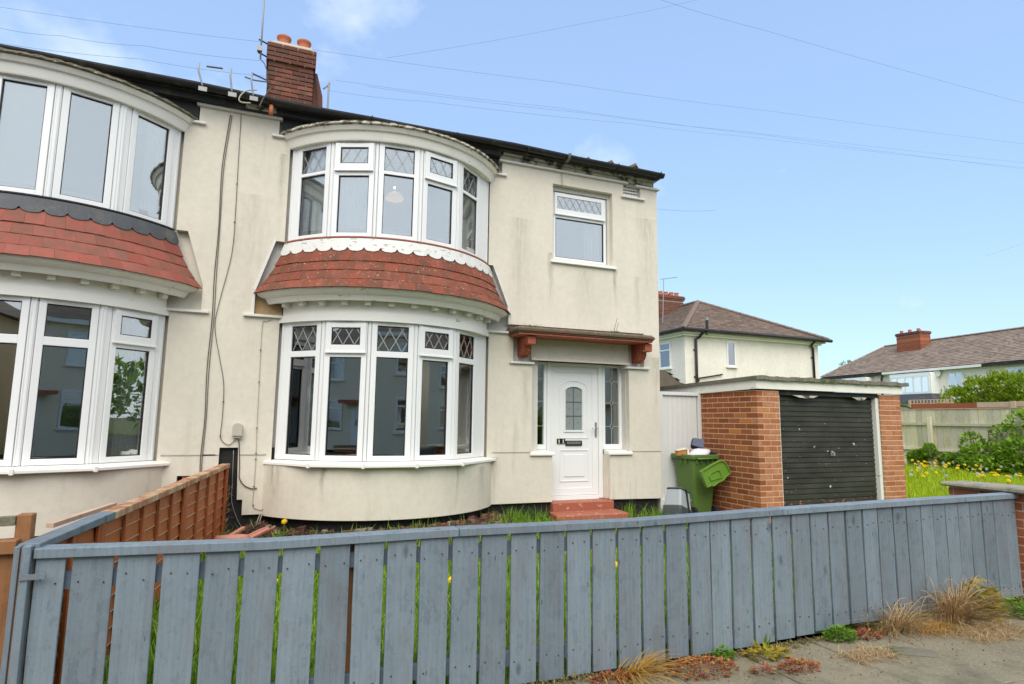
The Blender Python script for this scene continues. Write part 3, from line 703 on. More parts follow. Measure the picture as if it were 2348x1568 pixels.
                for (q0, q1) in lines:
                    dx, dz = q1[0]-q0[0], q1[1]-q0[1]; l_ = math.hypot(dx, dz); nx_, nz_ = -dz/l_*hw, dx/l_*hw
                    def P3(x, z, d): return (o[0]+u.x*x+w.x*d, o[1]+u.y*x+w.y*d, z)
                    cs = [(q0[0]+nx_, q0[1]+nz_), (q0[0]-nx_, q0[1]-nz_), (q1[0]-nx_, q1[1]-nz_), (q1[0]+nx_, q1[1]+nz_)]
                    ld.add([P3(x, z, wd+.004) for x, z in cs]+[P3(x, z, wd-.0005) for x, z in cs], [(0, 1, 2, 3), (0, 4, 5, 1), (1, 5, 6, 2), (2, 6, 7, 3), (3, 7, 4, 0)])
                build('leading', ld, 'leading', win, fix=True)
        for b0, b1, top in panes: pane(g0, g1, b0, b1, top and not neighbour)
        if kind in ('leaded_sash', 'plain_sash'):
            s0, s1, zz0, zz1 = f0+.012, f1-.012, tz[1]-.006, z1-.03
            sb = MB(); fs = .058; gg0, gg1, h0, h1 = s0+fs+.012, s1-fs-.012, zz0+.10, zz1-.058
            for a, c, b0, b1 in ((s0, gg0, zz0, zz1), (gg1, s1, zz0, zz1), (gg0, gg1, zz0, h0), (gg0, gg1, h1, zz1)): sb.obox(o, u, w, a, c, -.02, .022, b0, b1)
            sb.obox(o, u, w, s0-.006, s1+.006, .0225, .034, zz0-.004, zz0+.02)
            build('sash', sb, 'upvc', win, bevel=.004)
            pane(gg0, gg1, h0, h1, not neighbour, .002)
        return win
    if neighbour:
        for i in range(5):
            unit(i, 3.82, 5.085, 'plain_one', 1); unit(i, 1.06, 2.76, 'plain_sash' if i in (0, 4) else 'plain_two', 0)
    else:
        for i in range(5):
            k = 'leaded_sash' if i in (1, 3) else 'leaded_fixed'
            unit(i, 3.82, 5.085, k, 1); unit(i, 1.06, 2.76, k, 0)
    # corner posts between the units
    for (z0, z1) in ((3.82, 5.08), (1.06, 2.757)):
        for i in range(6):
            p = corner(i, 1.655); w = Vector((sin(ang[i]), -cos(ang[i]))); u = Vector((cos(ang[i]), sin(ang[i])))
            build('corner_post', MB().obox((p.x, p.y), u, w, -.013, .013, -.04, .008, z0, z1), 'upvc', root, bevel=.003)
    # rooms behind
    for (z0, z1) in ((.62, 2.9), (3.5, 5.35)):
        rm = MB(); xa, xb = (cx-1.9, cx+1.9); y0, y1 = .31, 4.2
        rm.add([(xa, y0, z0), (xb, y0, z0), (xb, y1, z0), (xa, y1, z0), (xa, y0, z1), (xb, y0, z1), (xb, y1, z1), (xa, y1, z1)], [(4, 7, 6, 5), (2, 3, 7, 6), (0, 4, 7, 3), (1, 2, 6, 5)])
        build('room_lining', rm, 'room', root)
        fl = MB(); fl.v = [(xa, y1, z0+.002), (xb, y1, z0+.002)]+[(pos(1-2*i/20, 1.63)[0], pos(1-2*i/20, 1.63)[1], z0+.002) for i in range(21)]; fl.f = [tuple(range(23))]
        build('room_floor', fl, 'room_floor', root, fix=True)
        bs = MB().sweep([(1.56, z0+.003), (1.60, z0+.003), (1.60, z0+.45), (1.56, z0+.45)], 20, pos); build('bay_inner_wall', bs, 'room', root, fix=True)
        cl_ = MB(); cl_.v = [(cx-1.4, .31, z1-.05), (cx+1.4, .31, z1-.05)]+[(pos(1-2*i/20, 1.6)[0], pos(1-2*i/20, 1.6)[1], z1-.05) for i in range(21)]; cl_.f = [tuple(range(23))]
        build('bay_ceiling', cl_, 'room', root, fix=True)
    return corner, pos, cx
def curtain(root, p0, p1, z0, z1, mat, waves=7, amp=.03, name='curtain'):
    b = MB(); n = waves*6; d = Vector((p1[0]-p0[0], p1[1]-p0[1], 0)); l_ = d.length; d /= l_; w = Vector((-d.y, d.x, 0))
    for i in range(n+1):
        t = i/n; q = Vector((p0[0], p0[1], 0))+d*(l_*t)+w*amp*sin(2*pi*waves*t)*(1+.3*sin(5*t)); b.v += [(q.x, q.y, z0), (q.x, q.y, z1)]
    for i in range(n): b.f.append((2*i, 2*i+2, 2*i+3, 2*i+1))
    return build(name, b, mat, root, smooth=True)
corner_h, pos_h, cx_h = bay(house, False)
corner_n, pos_n, cx_n = bay(neigh, True)
def inset(cf, i, a, c, r=1.56):
    p0, p1 = cf(i, r), cf(i+1, r); return p0.lerp(p1, a), p0.lerp(p1, c)
curtain(house, *inset(corner_h, 1, .08, .95), 3.86, 5.05, 'net', 9, .012, 'net_curtain')
curtain(house, *inset(corner_h, 4, .08, .80), 3.86, 5.05, 'net', 8, .015)
curtain(house, *inset(corner_h, 0, .15, .95), 3.86, 5.05, 'net', 8, .012)
curtain(house, *inset(corner_h, 4, .28, .70), 1.1, 2.7, 'curtain_mauve', 7, .025)
curtain(house, *inset(corner_h, 0, .35, .62), 1.1, 2.7, 'curtain_pale', 4, .025)
curtain(neigh, *inset(corner_n, 4, .40, .80), 1.1, 2.7, 'curtain_pale', 6, .012)
curtain(neigh, *inset(corner_n, 4, .5, .80), 3.86, 5.05, 'net', 4, .02)
curtain(neigh, *inset(corner_n, 3, .04, .96), 3.86, 5.05, 'blind_teal', 2, .002, 'blind')
curtain(neigh, *inset(corner_n, 2, .06, .94), 3.86, 5.05, 'net', 2, .002, 'blind')
# --- neighbour's wall beside its bay
mr = mirror_fn(True)
nl = [(mr(x), z) for x, z in [(XM, .30), (-6.60, .28), (-6.60, 2.815), (-6.935, 2.815), (-6.936, 3.16), (-6.726, 3.82), (-6.60, 3.82), (-6.60, 5.205), (-6.75, 5.205), (-6.75, 5.445), (XM, 5.445)]]
nl = nl[::-1]
vent = [(-7.615, .76), (-7.43, .76), (-7.43, .875), (-7.615, .875)]
nlr = [(2*(2*XM-5.19-2*XM)*0+x, z) for x, z in nl]
build('render_cladding', MB().prism(nl, 0, GAPS, [vent]), 'render_neighbour', neigh)
build('render_cladding', MB().prism([(-14.0, .28), (-10.55, .28), (-10.55, 5.445), (-14.0, 5.445)], 0, GAPS), 'render_neighbour', neigh)
build('wall', MB().prism([(-14.0, 0), (XM-.001, 0), (XM-.001, 5.6), (-14.0, 5.6)], GAPS+.002, .30, [[(-10.45, 1.08), (-8.04, 1.08), (-8.04, 2.75), (-10.45, 2.75)], [(-10.45, 3.84), (-8.04, 3.84), (-8.04, 5.09), (-10.45, 5.09)]]), 'render_neighbour', neigh)
build('vent_hole', MB().box(-7.62, -7.42, .0885, .0905, .75, .88), 'black_plinth', neigh)
build('vent_brick', MB().box(-7.56, -7.45, .02, .088, .78, .868), 'terracotta', neigh)
build('bead', MB().box(-7.80, -7.19-.033, -.006, 0, 1.108, 1.120), 'cement', neigh)
for x0, x1, z in ((-6.715, XM+.001, 5.445), (-6.83, -6.53, 5.205), (-7.025, -6.54, 2.815)):
    a, c = sorted((mr(x0), mr(x1))); build('coping', MB().box(a, c, -.045, GAPS+.03, z, z+.032), 'coping_white', neigh, bevel=.004)
# --- upper window over the door
uw = MB(); y0, y1 = .115, .175
for a, c, b0, b1 in ((-2.70, -2.66, 4.06, 5.15), (-1.80, -1.755, 4.06, 5.15), (-2.66, -1.80, 5.09, 5.15), (-2.66, -1.80, 4.06, 4.10), (-2.66, -1.80, 4.735, 4.80)): uw.box(a, c, y0, y1, b0, b1)
w1 = build('window', uw, 'upvc', house, bevel=.004)
sb = MB()
for a, c, b0, b1 in ((-2.685, -2.645, 4.785, 5.135), (-1.85, -1.785, 4.785, 5.135), (-2.645, -1.85, 4.785, 4.875), (-2.645, -1.85, 5.075, 5.135)): sb.box(a, c, .092, .114, b0, b1)
sb.box(-2.69, -1.78, .08, .0915, 4.775, 4.80)
build('sash', sb, 'upvc', w1, bevel=.004)
build('pane', MB().box(-2.645, -1.85, .104, .112, 4.878, 5.072), 'glass_sky', w1)
build('pane', MB().box(-2.656, -1.804, .14, .148, 4.104, 4.731), 'glass_sky', w1)
ld = MB(); a, c, b0, b1 = -2.645, -1.85, 4.876, 5.074; dw = .115; dh = b1-b0
for k in range(-2, 9):
    for sg in (1, -1):
        xa = a+dw*k if sg > 0 else a+dw*k+dw; xb = xa+sg*dw
        t0, t1 = 0, 1
        lo_, hi_ = (a-xa)/(xb-xa), (c-xa)/(xb-xa)
        if lo_ > hi_: lo_, hi_ = hi_, lo_
        t0, t1 = max(0, lo_), min(1, hi_)
        if t1-t0 < .05: continue
        q0, q1 = (xa+(xb-xa)*t0, b0+dh*t0), (xa+(xb-xa)*t1, b0+dh*t1)
        dx, dz = q1[0]-q0[0], q1[1]-q0[1]; l_ = math.hypot(dx, dz); nx_, nz_ = -dz/l_*.0042, dx/l_*.0042
        cs = [(q0[0]+nx_, q0[1]+nz_), (q0[0]-nx_, q0[1]-nz_), (q1[0]-nx_, q1[1]-nz_), (q1[0]+nx_, q1[1]+nz_)]
        ld.add([(x, .100, z) for x, z in cs]+[(x, .1042, z) for x, z in cs], [(0, 1, 2, 3), (0, 4, 5, 1), (1, 5, 6, 2), (2, 6, 7, 3), (3, 7, 4, 0)])
build('leading', ld, 'leading', w1, fix=True)
gk = MB()
for a, c, b0, b1 in ((-2.66, -2.65, 4.10, 4.735), (-1.81, -1.80, 4.10, 4.735), (-2.65, -1.81, 4.725, 4.735), (-2.65, -1.81, 4.10, 4.11)): gk.box(a, c, .126, .139, b0, b1)
build('gasket', gk, 'gasket', w1)
build('window_sill', MB().hexa([(-2.80, -.045, 3.965), (-1.655, -.045, 3.965), (-1.655, .12, 3.965), (-2.80, .12, 3.965), (-2.80, -.045, 3.995), (-1.655, -.045, 3.995), (-1.655, .12, 4.058), (-2.80, .12, 4.058)]), 'trim_white', w1, bevel=.005)
rm = MB(); rm.add([(-3.0, .31, 3.5), (-1.2, .31, 3.5), (-1.2, 3, 3.5), (-3.0, 3, 3.5), (-3.0, .31, 5.4), (-1.2, .31, 5.4), (-1.2, 3, 5.4), (-3.0, 3, 5.4)], [(4, 7, 6, 5), (2, 3, 7, 6), (0, 4, 7, 3), (1, 2, 6, 5), (0, 3, 2, 1)])
build('room_lining', rm, 'room', house)
curtain(house, (-2.08, .26), (-1.80, .26), 4.07, 5.1, 'net', 4, .02); curtain(house, (-2.70, .26), (-2.60, .26), 4.07, 5.1, 'net', 2, .02)
rm = MB(); rm.add([(-3.2, .31, .39), (-1.2, .31, .39), (-1.2, 4, .39), (-3.2, 4, .39), (-3.2, .31, 2.8), (-1.2, .31, 2.8), (-1.2, 4, 2.8), (-3.2, 4, 2.8)], [(4, 7, 6, 5), (2, 3, 7, 6), (0, 4, 7, 3), (1, 2, 6, 5), (0, 3, 2, 1)])
build('room_lining', rm, 'room', house)
# --- door, sidelights, canopy, step
# reveal lining of the alcove
al = MB(); al.box(-3.12, -3.09, .0905, .25, 1.06, 2.52); al.box(-1.43, -1.40, .0905, .25, 1.06, 2.52); al.box(-2.79, -2.76, .0905, .25, .40, 1.06); al.box(-1.78, -1.75, .0905, .25, .40, 1.06)
build('alcove_reveal', al, 'render_cream', house)
build('door_head', MB().prism([(-3.10, 2.475), (-1.42, 2.475), (-1.42, 2.80), (-3.10, 2.80)], .02, .0905), 'render_cream', house)
hd = MB(); 
for i in range(9):
    pass
hd.sweep([(.0, 0), (.035, .0), (.03, .02), (.018, .034), (0, .04)], 2, lambda t, r: (-2.26+t*.84, .02-r))
hd.v = [(x, y, z+2.455) for x, y, z in hd.v]
build('head_roll', hd, 'render_cream', house, fix=True)
dfm = MB(); Y0, Y1 = .20, .27
for a, c, b0, b1 in ((-2.752, -2.69, .40, 2.457), (-1.86, -1.79, .40, 2.457), (-2.69, -1.86, 2.402, 2.457), (-2.69, -1.86, .39, .452)): dfm.box(a, c, Y0, Y1, b0, b1)
df = build('door_frame', dfm, 'upvc', house, bevel=.004)
ds = MB().prism([(-2.687, .456), (-1.863, .456), (-1.863, 2.399), (-2.687, 2.399)], .222, .262, [[(-2.605, .56), (-1.965, .56), (-1.965, 2.312), (-2.605, 2.312)]])
ds.box(-2.605, -1.965, .232, .262, .56, 1.425)          # panel field, set back
arch = [(-2.43, 2.03)]+[(-2.285+.145*cos(pi*(1-i/12)), 2.03+.062*sin(pi*i/12)) for i in range(1, 12)]+[(-2.14, 2.03)]
ds.prism([(-2.605, 1.425), (-1.965, 1.425), (-1.965, 2.312), (-2.605, 2.312)], .232, .262, [[(-2.43, 1.43), (-2.14, 1.43), (-2.14, 2.03)]+arch[1:-1][::-1]+[(-2.43, 2.03)]])
door = build('door', ds, 'upvc', house, bevel=.003)
def ringm(o_pts, i_pts, y0, y1, mat='upvc', nm='moulding'):
    build(nm, MB().prism(o_pts, y0, y1, [i_pts]), mat, door, bevel=.003)
def arch_poly(x0, x1, z0, zs, rise, n=14):
    return [(x0, z0), (x1, z0), (x1, zs)]+[((x0+x1)/2+(x1-x0)/2*cos(pi*i/n), zs+rise*sin(pi*i/n)) for i in range(1, n)]+[(x0, zs)]
ringm(arch_poly(-2.455, -2.115, 1.40, 2.03, .082), arch_poly(-2.43, -2.14, 1.43, 2.03, .062), .218, .2315)
ringm(arch_poly(-2.535, -2.035, 1.30, 2.07, .125), arch_poly(-2.515, -2.055, 1.325, 2.07, .11), .224, .2315)
ringm([(-2.53, .655), (-2.03, .655), (-2.03, 1.135), (-2.53, 1.135)], [(-2.512, .675), (-2.048, .675), (-2.048, 1.117), (-2.512, 1.117)], .223, .2315)
build('moulding', MB().box(-2.452, -2.105, .221, .2315, .728, 1.062), 'upvc', door, bevel=.008)
build('door_glass', MB().prism(arch_poly(-2.428, -2.142, 1.432, 2.03, .06), .240, .248), 'glass_frosted', door)
gb = MB(); gb.box(-2.291, -2.279, .233, .2395, 1.44, 2.085)
for z in (1.645, 1.86): gb.box(-2.428, -2.2915, .233, .2395, z-.006, z+.006); gb.box(-2.2785, -2.142, .233, .2395, z-.006, z+.006)
build('glazing_bar', gb, 'leading_dark', door)
st = MB()
for x in (-2.36, -2.21):
    for z in (1.54, 1.755, 1.97):
        st.prism([(x-.008, z), (x, z-.014), (x+.008, z), (x, z+.014)], .236, .2395)
build('glass_motif', st, 'leading_dark', door)
build('letter_plate', MB().prism([(-2.43, 1.195), (-2.148, 1.195), (-2.148, 1.272), (-2.43, 1.272)], .212, .2315, [[(-2.41, 1.213), (-2.168, 1.213), (-2.168, 1.255), (-2.41, 1.255)]]), 'black_gloss', door, bevel=.004)
build('letter_flap', MB().box(-2.409, -2.169, .208, .2305, 1.214, 1.262), 'chrome', door, bevel=.008)
for x in (-2.540, -2.470):
    nb = build('number_tile', MB().box(x-.033, x+.033, .219, .2315, 1.222, 1.30), 'black_gloss', door)
    d = MB(); d.box(x-.007, x+.007, .2165, .2188, 1.236, 1.287); d.box(x-.018, x+.018, .2165, .2188, 1.231, 1.2355); d.prism([(x-.017, 1.274), (x-.0072, 1.278), (x-.0072, 1.287)], .2165, .2188)
    build('numeral', d, 'gold', nb)
hb = MB().box(-1.922, -1.888, .208, .222, 1.32, 1.555); build('handle_plate', hb, 'chrome', door, bevel=.006)
build('door_handle', MB().tube([(-1.905, .208, 1.46), (-1.905, .165, 1.462), (-1.93, .158, 1.462), (-2.0, .16, 1.458)], .0095, 8), 'chrome', door, smooth=True)
def sidelight(a, c):
    f = MB(); y0, y1 = .205, .265; b0, b1 = 1.135, 2.457; fw_ = .045
    for p in ((a, a+fw_, b0, b1), (c-fw_, c, b0, b1), (a+fw_, c-fw_, b0, b0+.08), (a+fw_, c-fw_, b1-.04, b1)): f.box(p[0], p[1], y0, y1, p[2], p[3])
    w = build('sidelight', f, 'upvc', house, bevel=.004)
    x0, x1, z0, z1 = a+fw_, c-fw_, b0+.08, b1-.04; xc = (x0+x1)/2
    build('pane', MB().box(x0+.002, x1-.002, .238, .246, z0+.002, z1-.002), 'glass', w)
    l_ = MB()
    def line(p, q, h=.004):
        dx, dz = q[0]-p[0], q[1]-p[1]; n_ = math.hypot(dx, dz); nx_, nz_ = -dz/n_*h, dx/n_*h
        l_.prism([(p[0]+nx_, p[1]+nz_), (p[0]-nx_, p[1]-nz_), (q[0]-nx_, q[1]-nz_), (q[0]+nx_, q[1]+nz_)], .233, .2378)
    for z in (1.49, 1.86, 2.2):
        line((x0, z), (xc-.03, z)); line((xc+.03, z), (x1, z))
        for s1 in (-1, 1):
            for s2 in (-1, 1): line((xc+s1*.03, z), (xc, z+s2*.05))
    for za, zb in ((z0, 1.44), (1.54, 1.81), (1.91, 2.15), (2.25, z1)): line((xc, za), (xc, zb))
    build('leading', l_, 'leading', w)
sidelight(-3.085, -2.757); sidelight(-1.785, -1.437)
sl = MB()
for a, c, m0, m1 in ((-3.12, -2.725, -3.088, -2.762), (-1.815, -1.393, -1.778, -1.432)):
    sl.hexa([(a, -.035, 1.064), (c, -.035, 1.064), (c, -.002, 1.064), (a, -.002, 1.064), (a, -.035, 1.10), (c, -.035, 1.10), (c, -.002, 1.112), (a, -.002, 1.112)])
    sl.hexa([(m0, -.0015, 1.064), (m1, -.0015, 1.064), (m1, .20, 1.064), (m0, .20, 1.064), (m0, -.0015, 1.112), (m1, -.0015, 1.112), (m1, .20, 1.134), (m0, .20, 1.134)])
build('sidelight_sill', sl, 'trim_white', house, bevel=.005)
lw = MB(); lw.box(-3.10, -2.754, .092, .27, .40, 1.062); lw.box(-1.788, -1.42, .092, .27, .40, 1.062)
build('dwarf_wall', lw, 'render_cream', house)
# canopy
cp = MB(); cb = [(-3.30, .088), (-1.25, .088)]
def slab(x0, x1, y0, z0, z1, y1=.088): cp.box(x0, x1, y0, y1, z0, z1)
slab(-3.46, -1.235, -.37, 2.775, 2.80)
can = build('door_canopy', cp, 'paint_red', house, bevel=.004)
cp = MB(); slab(-3.475, -1.22, -.385, 2.8005, 2.822); slab(-3.49, -1.205, -.40, 2.8225, 2.855); build('canopy_edge', cp, 'canopy_edge', can, bevel=.006)
tpc = MB().hexa([(-3.49, -.40, 2.8555), (-1.205, -.40, 2.8555), (-1.205, .085, 2.8555), (-3.49, .085, 2.8555), (-3.45, -.36, 2.893), (-1.245, -.36, 2.893), (-1.245, .085, 2.925), (-3.45, .085, 2.925)])
build('canopy_roof', tpc, 'canopy_top', can, bevel=.006)
for xb in (-3.297, -1.325):
    # scrolled bracket: profile in the y-z plane
    prof = [(.088, 2.77), (-.31, 2.77), (-.31, 2.65), (-.225, 2.645), (-.20, 2.665), (-.185, 2.69), (-.17, 2.66), (-.155, 2.60), (-.12, 2.545), (-.075, 2.52), (-.03, 2.515), (-.02, 2.49), (.06, 2.485), (.088, 2.50)]
    b = MB().prism([(y, z) for y, z in prof], xb, xb+.125, fn=lambda y, z, x: (x, y, z))
    build('bracket', b, 'paint_red', can, bevel=.006, fix=True)
# weeds on the canopy are added with the plants
stp = MB().box(-2.77, -1.752, -.06, .20, .14, .392); build('doorstep', stp, 'paint_step', house, bevel=.012)
stp = MB().hexa([(-2.90, -.42, .05), (-1.70, -.44, .05), (-1.72, -.061, .05), (-2.84, -.061, .05), (-2.87, -.40, .262), (-1.73, -.42, .262), (-1.735, -.061, .275), (-2.83, -.061, .275)]); build('doorstep', stp, 'paint_step', house, bevel=.015)
# --- roof, eaves, gutter
TP = .43
def roof_slab(root, x0, x1, hip):
    b = MB(); e0, yr = -.14, 4.05; z0 = 5.655; zr = z0+(yr-e0)*TP
    if hip:
        xr = x1-4.0; b.add([(x0, e0, z0), (x1, e0, z0), (xr, yr, zr), (x0, yr, zr), (x1, 8.3, z0), (x0, 8.3, z0)], [(0, 1, 2, 3), (1, 4, 2), (4, 5, 3, 2)])
        b.add([(x0, e0, z0-.05), (x1, e0, z0-.05), (x1, 8.3, z0-.05), (x0, 8.3, z0-.05)], [(3, 2, 1, 0)]); b.f += [(0, 6, 7, 1), (1, 7, 8, 4)]
    else:
        b.add([(x0, e0, z0), (x1, e0, z0), (x1, yr, zr), (x0, yr, zr), (x1, 8.3, z0), (x0, 8.3, z0)], [(0, 1, 2, 3), (3, 2, 4, 5)]); b.add([(x0, e0, z0-.05), (x1, e0, z0-.05)], []); b.f += [(0, 6, 7, 1)]
    return build('roof', b, 'roof_brown', root)
rf = roof_slab(house, XM+.001, -.79, True); rfn = roof_slab(neigh, -14, XM-.001, False)
for k in range(1, 14):                                # hip tiles
    t = k/14; p = Vector((-.79, -.14, 5.66)).lerp(Vector((-4.72, 4.05, 7.46)), t+.03)
    place('hip_tile', brick_mesh(.30, .20, .05, 'roof_brown'), rf, (p.x, p.y, p.z-.015), (0, .30, R(133.6)))
for k in range(0): place('eaves_tile', brick_mesh(.20, .16, .018, 'tile_red'), rf, (-1.9+.205*k*.8, -.16, 5.672), (R(22), 0, 0))
def gutter(root, x0, x1):
    b = MB(); n = 10; m = int((x1-x0)/.5)
    for i in range(m+1):
        x = x0+(x1-x0)*i/m; dz = .012*sin(x*1.3)+.006*sin(x*3.1)
        for k in range(n+1):
            a = pi+pi*k/n; b.v.append((x, -.215+.060*cos(a), 5.615+dz+.066*sin(a)))
        b.v += [(x, -.160, 5.612+dz), (x, -.270, 5.612+dz)]
    w = n+3
    for i in range(m):
        for k in range(w): a = i*w+k; c = i*w+(k+1) % w; b.f.append((a, c, c+w, a+w))
    b.f += [tuple(range(w)), tuple(m*w+k for k in range(w))[::-1]]
    g = build('gutter', b, 'gutter_black', root, smooth=False, fix=True)
    return g
g1 = gutter(house, XM+.002, -.865); g2 = gutter(neigh, -14, XM-.002)
for x in (-6.9, -5.6, -4.4, -3.3, -2.6, -1.75, -.95):
    c = MB(); c.tube([(x, -.215+.076*cos(pi+pi*k/8), 5.615+.084*sin(pi+pi*k/8)) for k in range(9)], .009, 5); build('gutter_clip', c, 'gutter_black', g1)
c = MB(); c.tube([(-2.62, -.215+.082*cos(pi+pi*k/8), 5.62+.095*sin(pi+pi*k/8)) for k in range(9)], .022, 6); build('gutter_union', c, 'stone_dirty', g1)
eb = MB().box(-3.66, -.95, -.03, .088, 5.459, 5.52); eb.box(-3.62, -.90, -.075, .088, 5.521, 5.56)
build('eaves_moulding', eb, 'eaves_board', house, bevel=.006)
sf = MB().box(XM+.002, -.90, -.15, .088, 5.5605, 5.60); sf.box(XM+.002, -3.66, -.10, .0, 5.478, 5.56); sf.box(-6.72, -3.66, .01, .0875, 5.15, 5.56); sf.box(-1.0, -.84, .09, 8.2, 5.406, 5.60)  # left and over-bay boxes carry the black eaves shadow in their colour
build('soffit', sf, 'soffit_dark', house)
sf = MB().box(-14, XM-.002, -.15, .088, 5.5605, 5.60); sf.box(-14, XM-.002, -.10, .0, 5.478, 5.56); sf.box(-10.8, -7.70, .01, .0875, 5.15, 5.56)  # front and over-bay boxes again have the eaves shadow coloured in
build('soffit', sf, 'soffit_dark', neigh)
wb = MB().box(-7.16, -6.80, -.112, -.1005, 5.485, 5.555); build('board_scrap', wb, 'eaves_board', house); build('gutter_stop', MB().tube([(-6.86, -.205, 5.53), (-6.86, -.21, 5.40)], .028, 8), 'terracotta', g1, smooth=True)
# --- chimney
ch = build('chimney', MB().box(-6.975, -6.305, 2.225, 2.85, 6.2, 7.52).box(-7.01, -6.28, 2.185, 2.89, 7.5205, 7.86), 'mortar_dark', house)
def brick_face(parent, p0, axis, length, z0, courses, mat, depth=.05, ch_=.081, ln=.243, j=.013, half0=0, name='brick'):
    """courses of bricks in stretcher bond along axis ('x' or 'y') from p0, face outwards already set by p0"""
    for k in range(courses):
        s = -.5*ln if (k+half0) % 2 else 0.0
        while s < length-.02:
            a, c = max(0, s), min(length, s+ln-j)
            if c-a > .03:
                m = (a+c)/2; pos = (p0[0]+(m if axis == 'x' else 0), p0[1]+(m if axis == 'y' else 0), z0+k*ch_+(ch_-j)/2)
                me = brick_mesh(round((c-a)*40)/40 if False else c-a, depth, ch_-j, mat)
                place(name, me, parent, pos, (0, 0, R(90)) if axis == 'y' else None)
            s += ln
for k in (0,):
    brick_face(ch, (-6.995, 2.222, 0), 'x', .71, 6.46, 13, 'brick_chimney')
    brick_face(ch, (-7.03, 2.182, 0), 'x', .77, 7.52, 4, 'brick_chimney', half0=1)
    brick_face(ch, (-6.30, 2.205, 0), 'y', .65, 6.46, 13, 'brick_chimney'); brick_face(ch, (-6.98, 2.205, 0), 'y', .65, 6.46, 13, 'brick_chimney')
    brick_face(ch, (-6.275, 2.165, 0), 'y', .73, 7.52, 4, 'brick_chimney', half0=1); brick_face(ch, (-7.015, 2.165, 0), 'y', .73, 7.52, 4, 'brick_chimney', half0=1)
build('flaunching', MB().hexa([(-7.0, 2.2, 7.862), (-6.29, 2.2, 7.862), (-6.29, 2.88, 7.862), (-7.0, 2.88, 7.862), (-6.93, 2.30, 7.96), (-6.35, 2.30, 7.96), (-6.35, 2.76, 7.96), (-6.93, 2.76, 7.96)]), 'cement', ch)
for x in (-6.785, -6.455):
    pt = MB().lathe((x, 2.45, 7.93), [(.10, 0), (.098, .12), (.108, .15), (.120, .175), (.120, .20), (.104, .20), (.085, .12), (.085, .0)], 24)
    build('chimney_pot', pt, 'terracotta', ch, smooth=False)
sh = MB().prism([(-6.27, 6.2), (-6.06, 6.2), (-6.11, 7.1), (-6.215, 7.5), (-6.27, 7.5)], 2.27, 2.8); build('chimney_shoulder', sh, 'brick_chimney', ch)
build('flue_line', MB().tube([(-6.262, 2.255, 7.5), (-6.22, 2.255, 7.2), (-6.13, 2.255, 6.4)], .014, 5), 'soffit_dark', ch)
# --- wall cables and fittings
def cable(root, pts, r, mat, name='cable', y=-.012):
    P = [(x, y, z) for x, z in pts]
    out = [P[0]]
    for i in range(len(P)-1):                              # Catmull-Rom
        p0, p1, p2, p3 = [Vector(P[max(0, min(len(P)-1, i+d))]) for d in (-1, 0, 1, 2)]
        for s_ in range(1, 5):
            t = s_/4; out.append(tuple(.5*((2*p1)+(p2-p0)*t+(2*p0-5*p1+4*p2-p3)*t*t+(3*p1-p0-3*p2+p3)*t**3)))
    return build(name, MB().tube(out, r, 5), mat, root, smooth=True)
cable(neigh, [(-7.34, 5.40), (-7.355, 5.2), (-7.39, 4.655), (-7.375, 3.9), (-7.383, 3.3), (-7.372, 2.759), (-7.385, 2.132), (-7.368, 1.575), (-7.381, 1.102), (-7.374, .9)], .0055, 'cable_dark')
cable(neigh, [(-7.32, 5.40), (-7.335, 5.2), (-7.37, 4.655), (-7.362, 3.9), (-7.36, 3.3), (-7.352, 2.8), (-7.362, 2.132), (-7.352, 1.575), (-7.362, 1.102), (-7.358, .9)], .0045, 'cable_dark')
cable(house, [(-7.215, 5.44), (-7.208, 4.744), (-7.199, 4.2), (-7.205, 3.603), (-7.300, 2.999), (-7.335, 2.67), (-7.257, 2.28), (-7.19, 1.962), (-7.178, 1.57), (-7.185, 1.344), (-7.147, 1.264), (-7.08, 1.233), (-7.019, 1.294)], .0042, 'cable_dark')
cable(house, [(-6.986, 1.304), (-6.972, 1.233), (-6.952, .969), (-6.943, .838), (-6.88, .746), (-6.793, .708), (-6.741, .714)], .0065, 'cable_dark')
cable(house, [(-6.70, 2.79), (-6.76, 2.765), (-6.802, 2.70), (-6.794, 1.984), (-6.786, 1.436), (-6.776, 1.13), (-6.775, .733), (-6.776, .512), (-6.721, .465), (-6.663, .454), (-6.612, .48), (-6.605, .525)], .0042, 'cable_light')
cable(house, [(-6.68, .42), (-6.72, .30), (-6.75, .18)], .007, 'cable_light', y=-.03); cable(house, [(-6.66, .42), (-6.69, .30), (-6.70, .18)], .007, 'cable_light', y=-.04)
cable(house, [(-7.03, 1.17), (-7.02, .8), (-7.01, .55), (-6.93, .33), (-6.86, .22)], .005, 'metal_grey', y=.03)
for pts in ((-6.802, 2.4), (-6.795, 2.0), (-6.786, 1.436), (-6.776, 1.13), (-6.776, 1.06), (-6.775, .735), (-6.77, .51), (-6.66, .455), (-7.205, 4.5), (-7.2, 4.0), (-7.18, 1.75), (-7.185, 1.34)):
    build('cable_clip', MB().box(pts[0]-.008, pts[0]+.008, -.022, -.001, pts[1]-.006, pts[1]+.006), 'cable_dark', house)
jb = MB().prism([(-7.055, 1.34), (-6.945, 1.34), (-6.945, 1.455)]+[(-7.0+.055*cos(pi*i/8), 1.455+.04*sin(pi*i/8)) for i in range(1, 8)]+[(-7.055, 1.455)], -.07, -.001)
jb.box(-7.04, -6.96, -.055, -.002, 1.315, 1.339)
build('junction_box', jb, 'box_beige', house, bevel=.008)
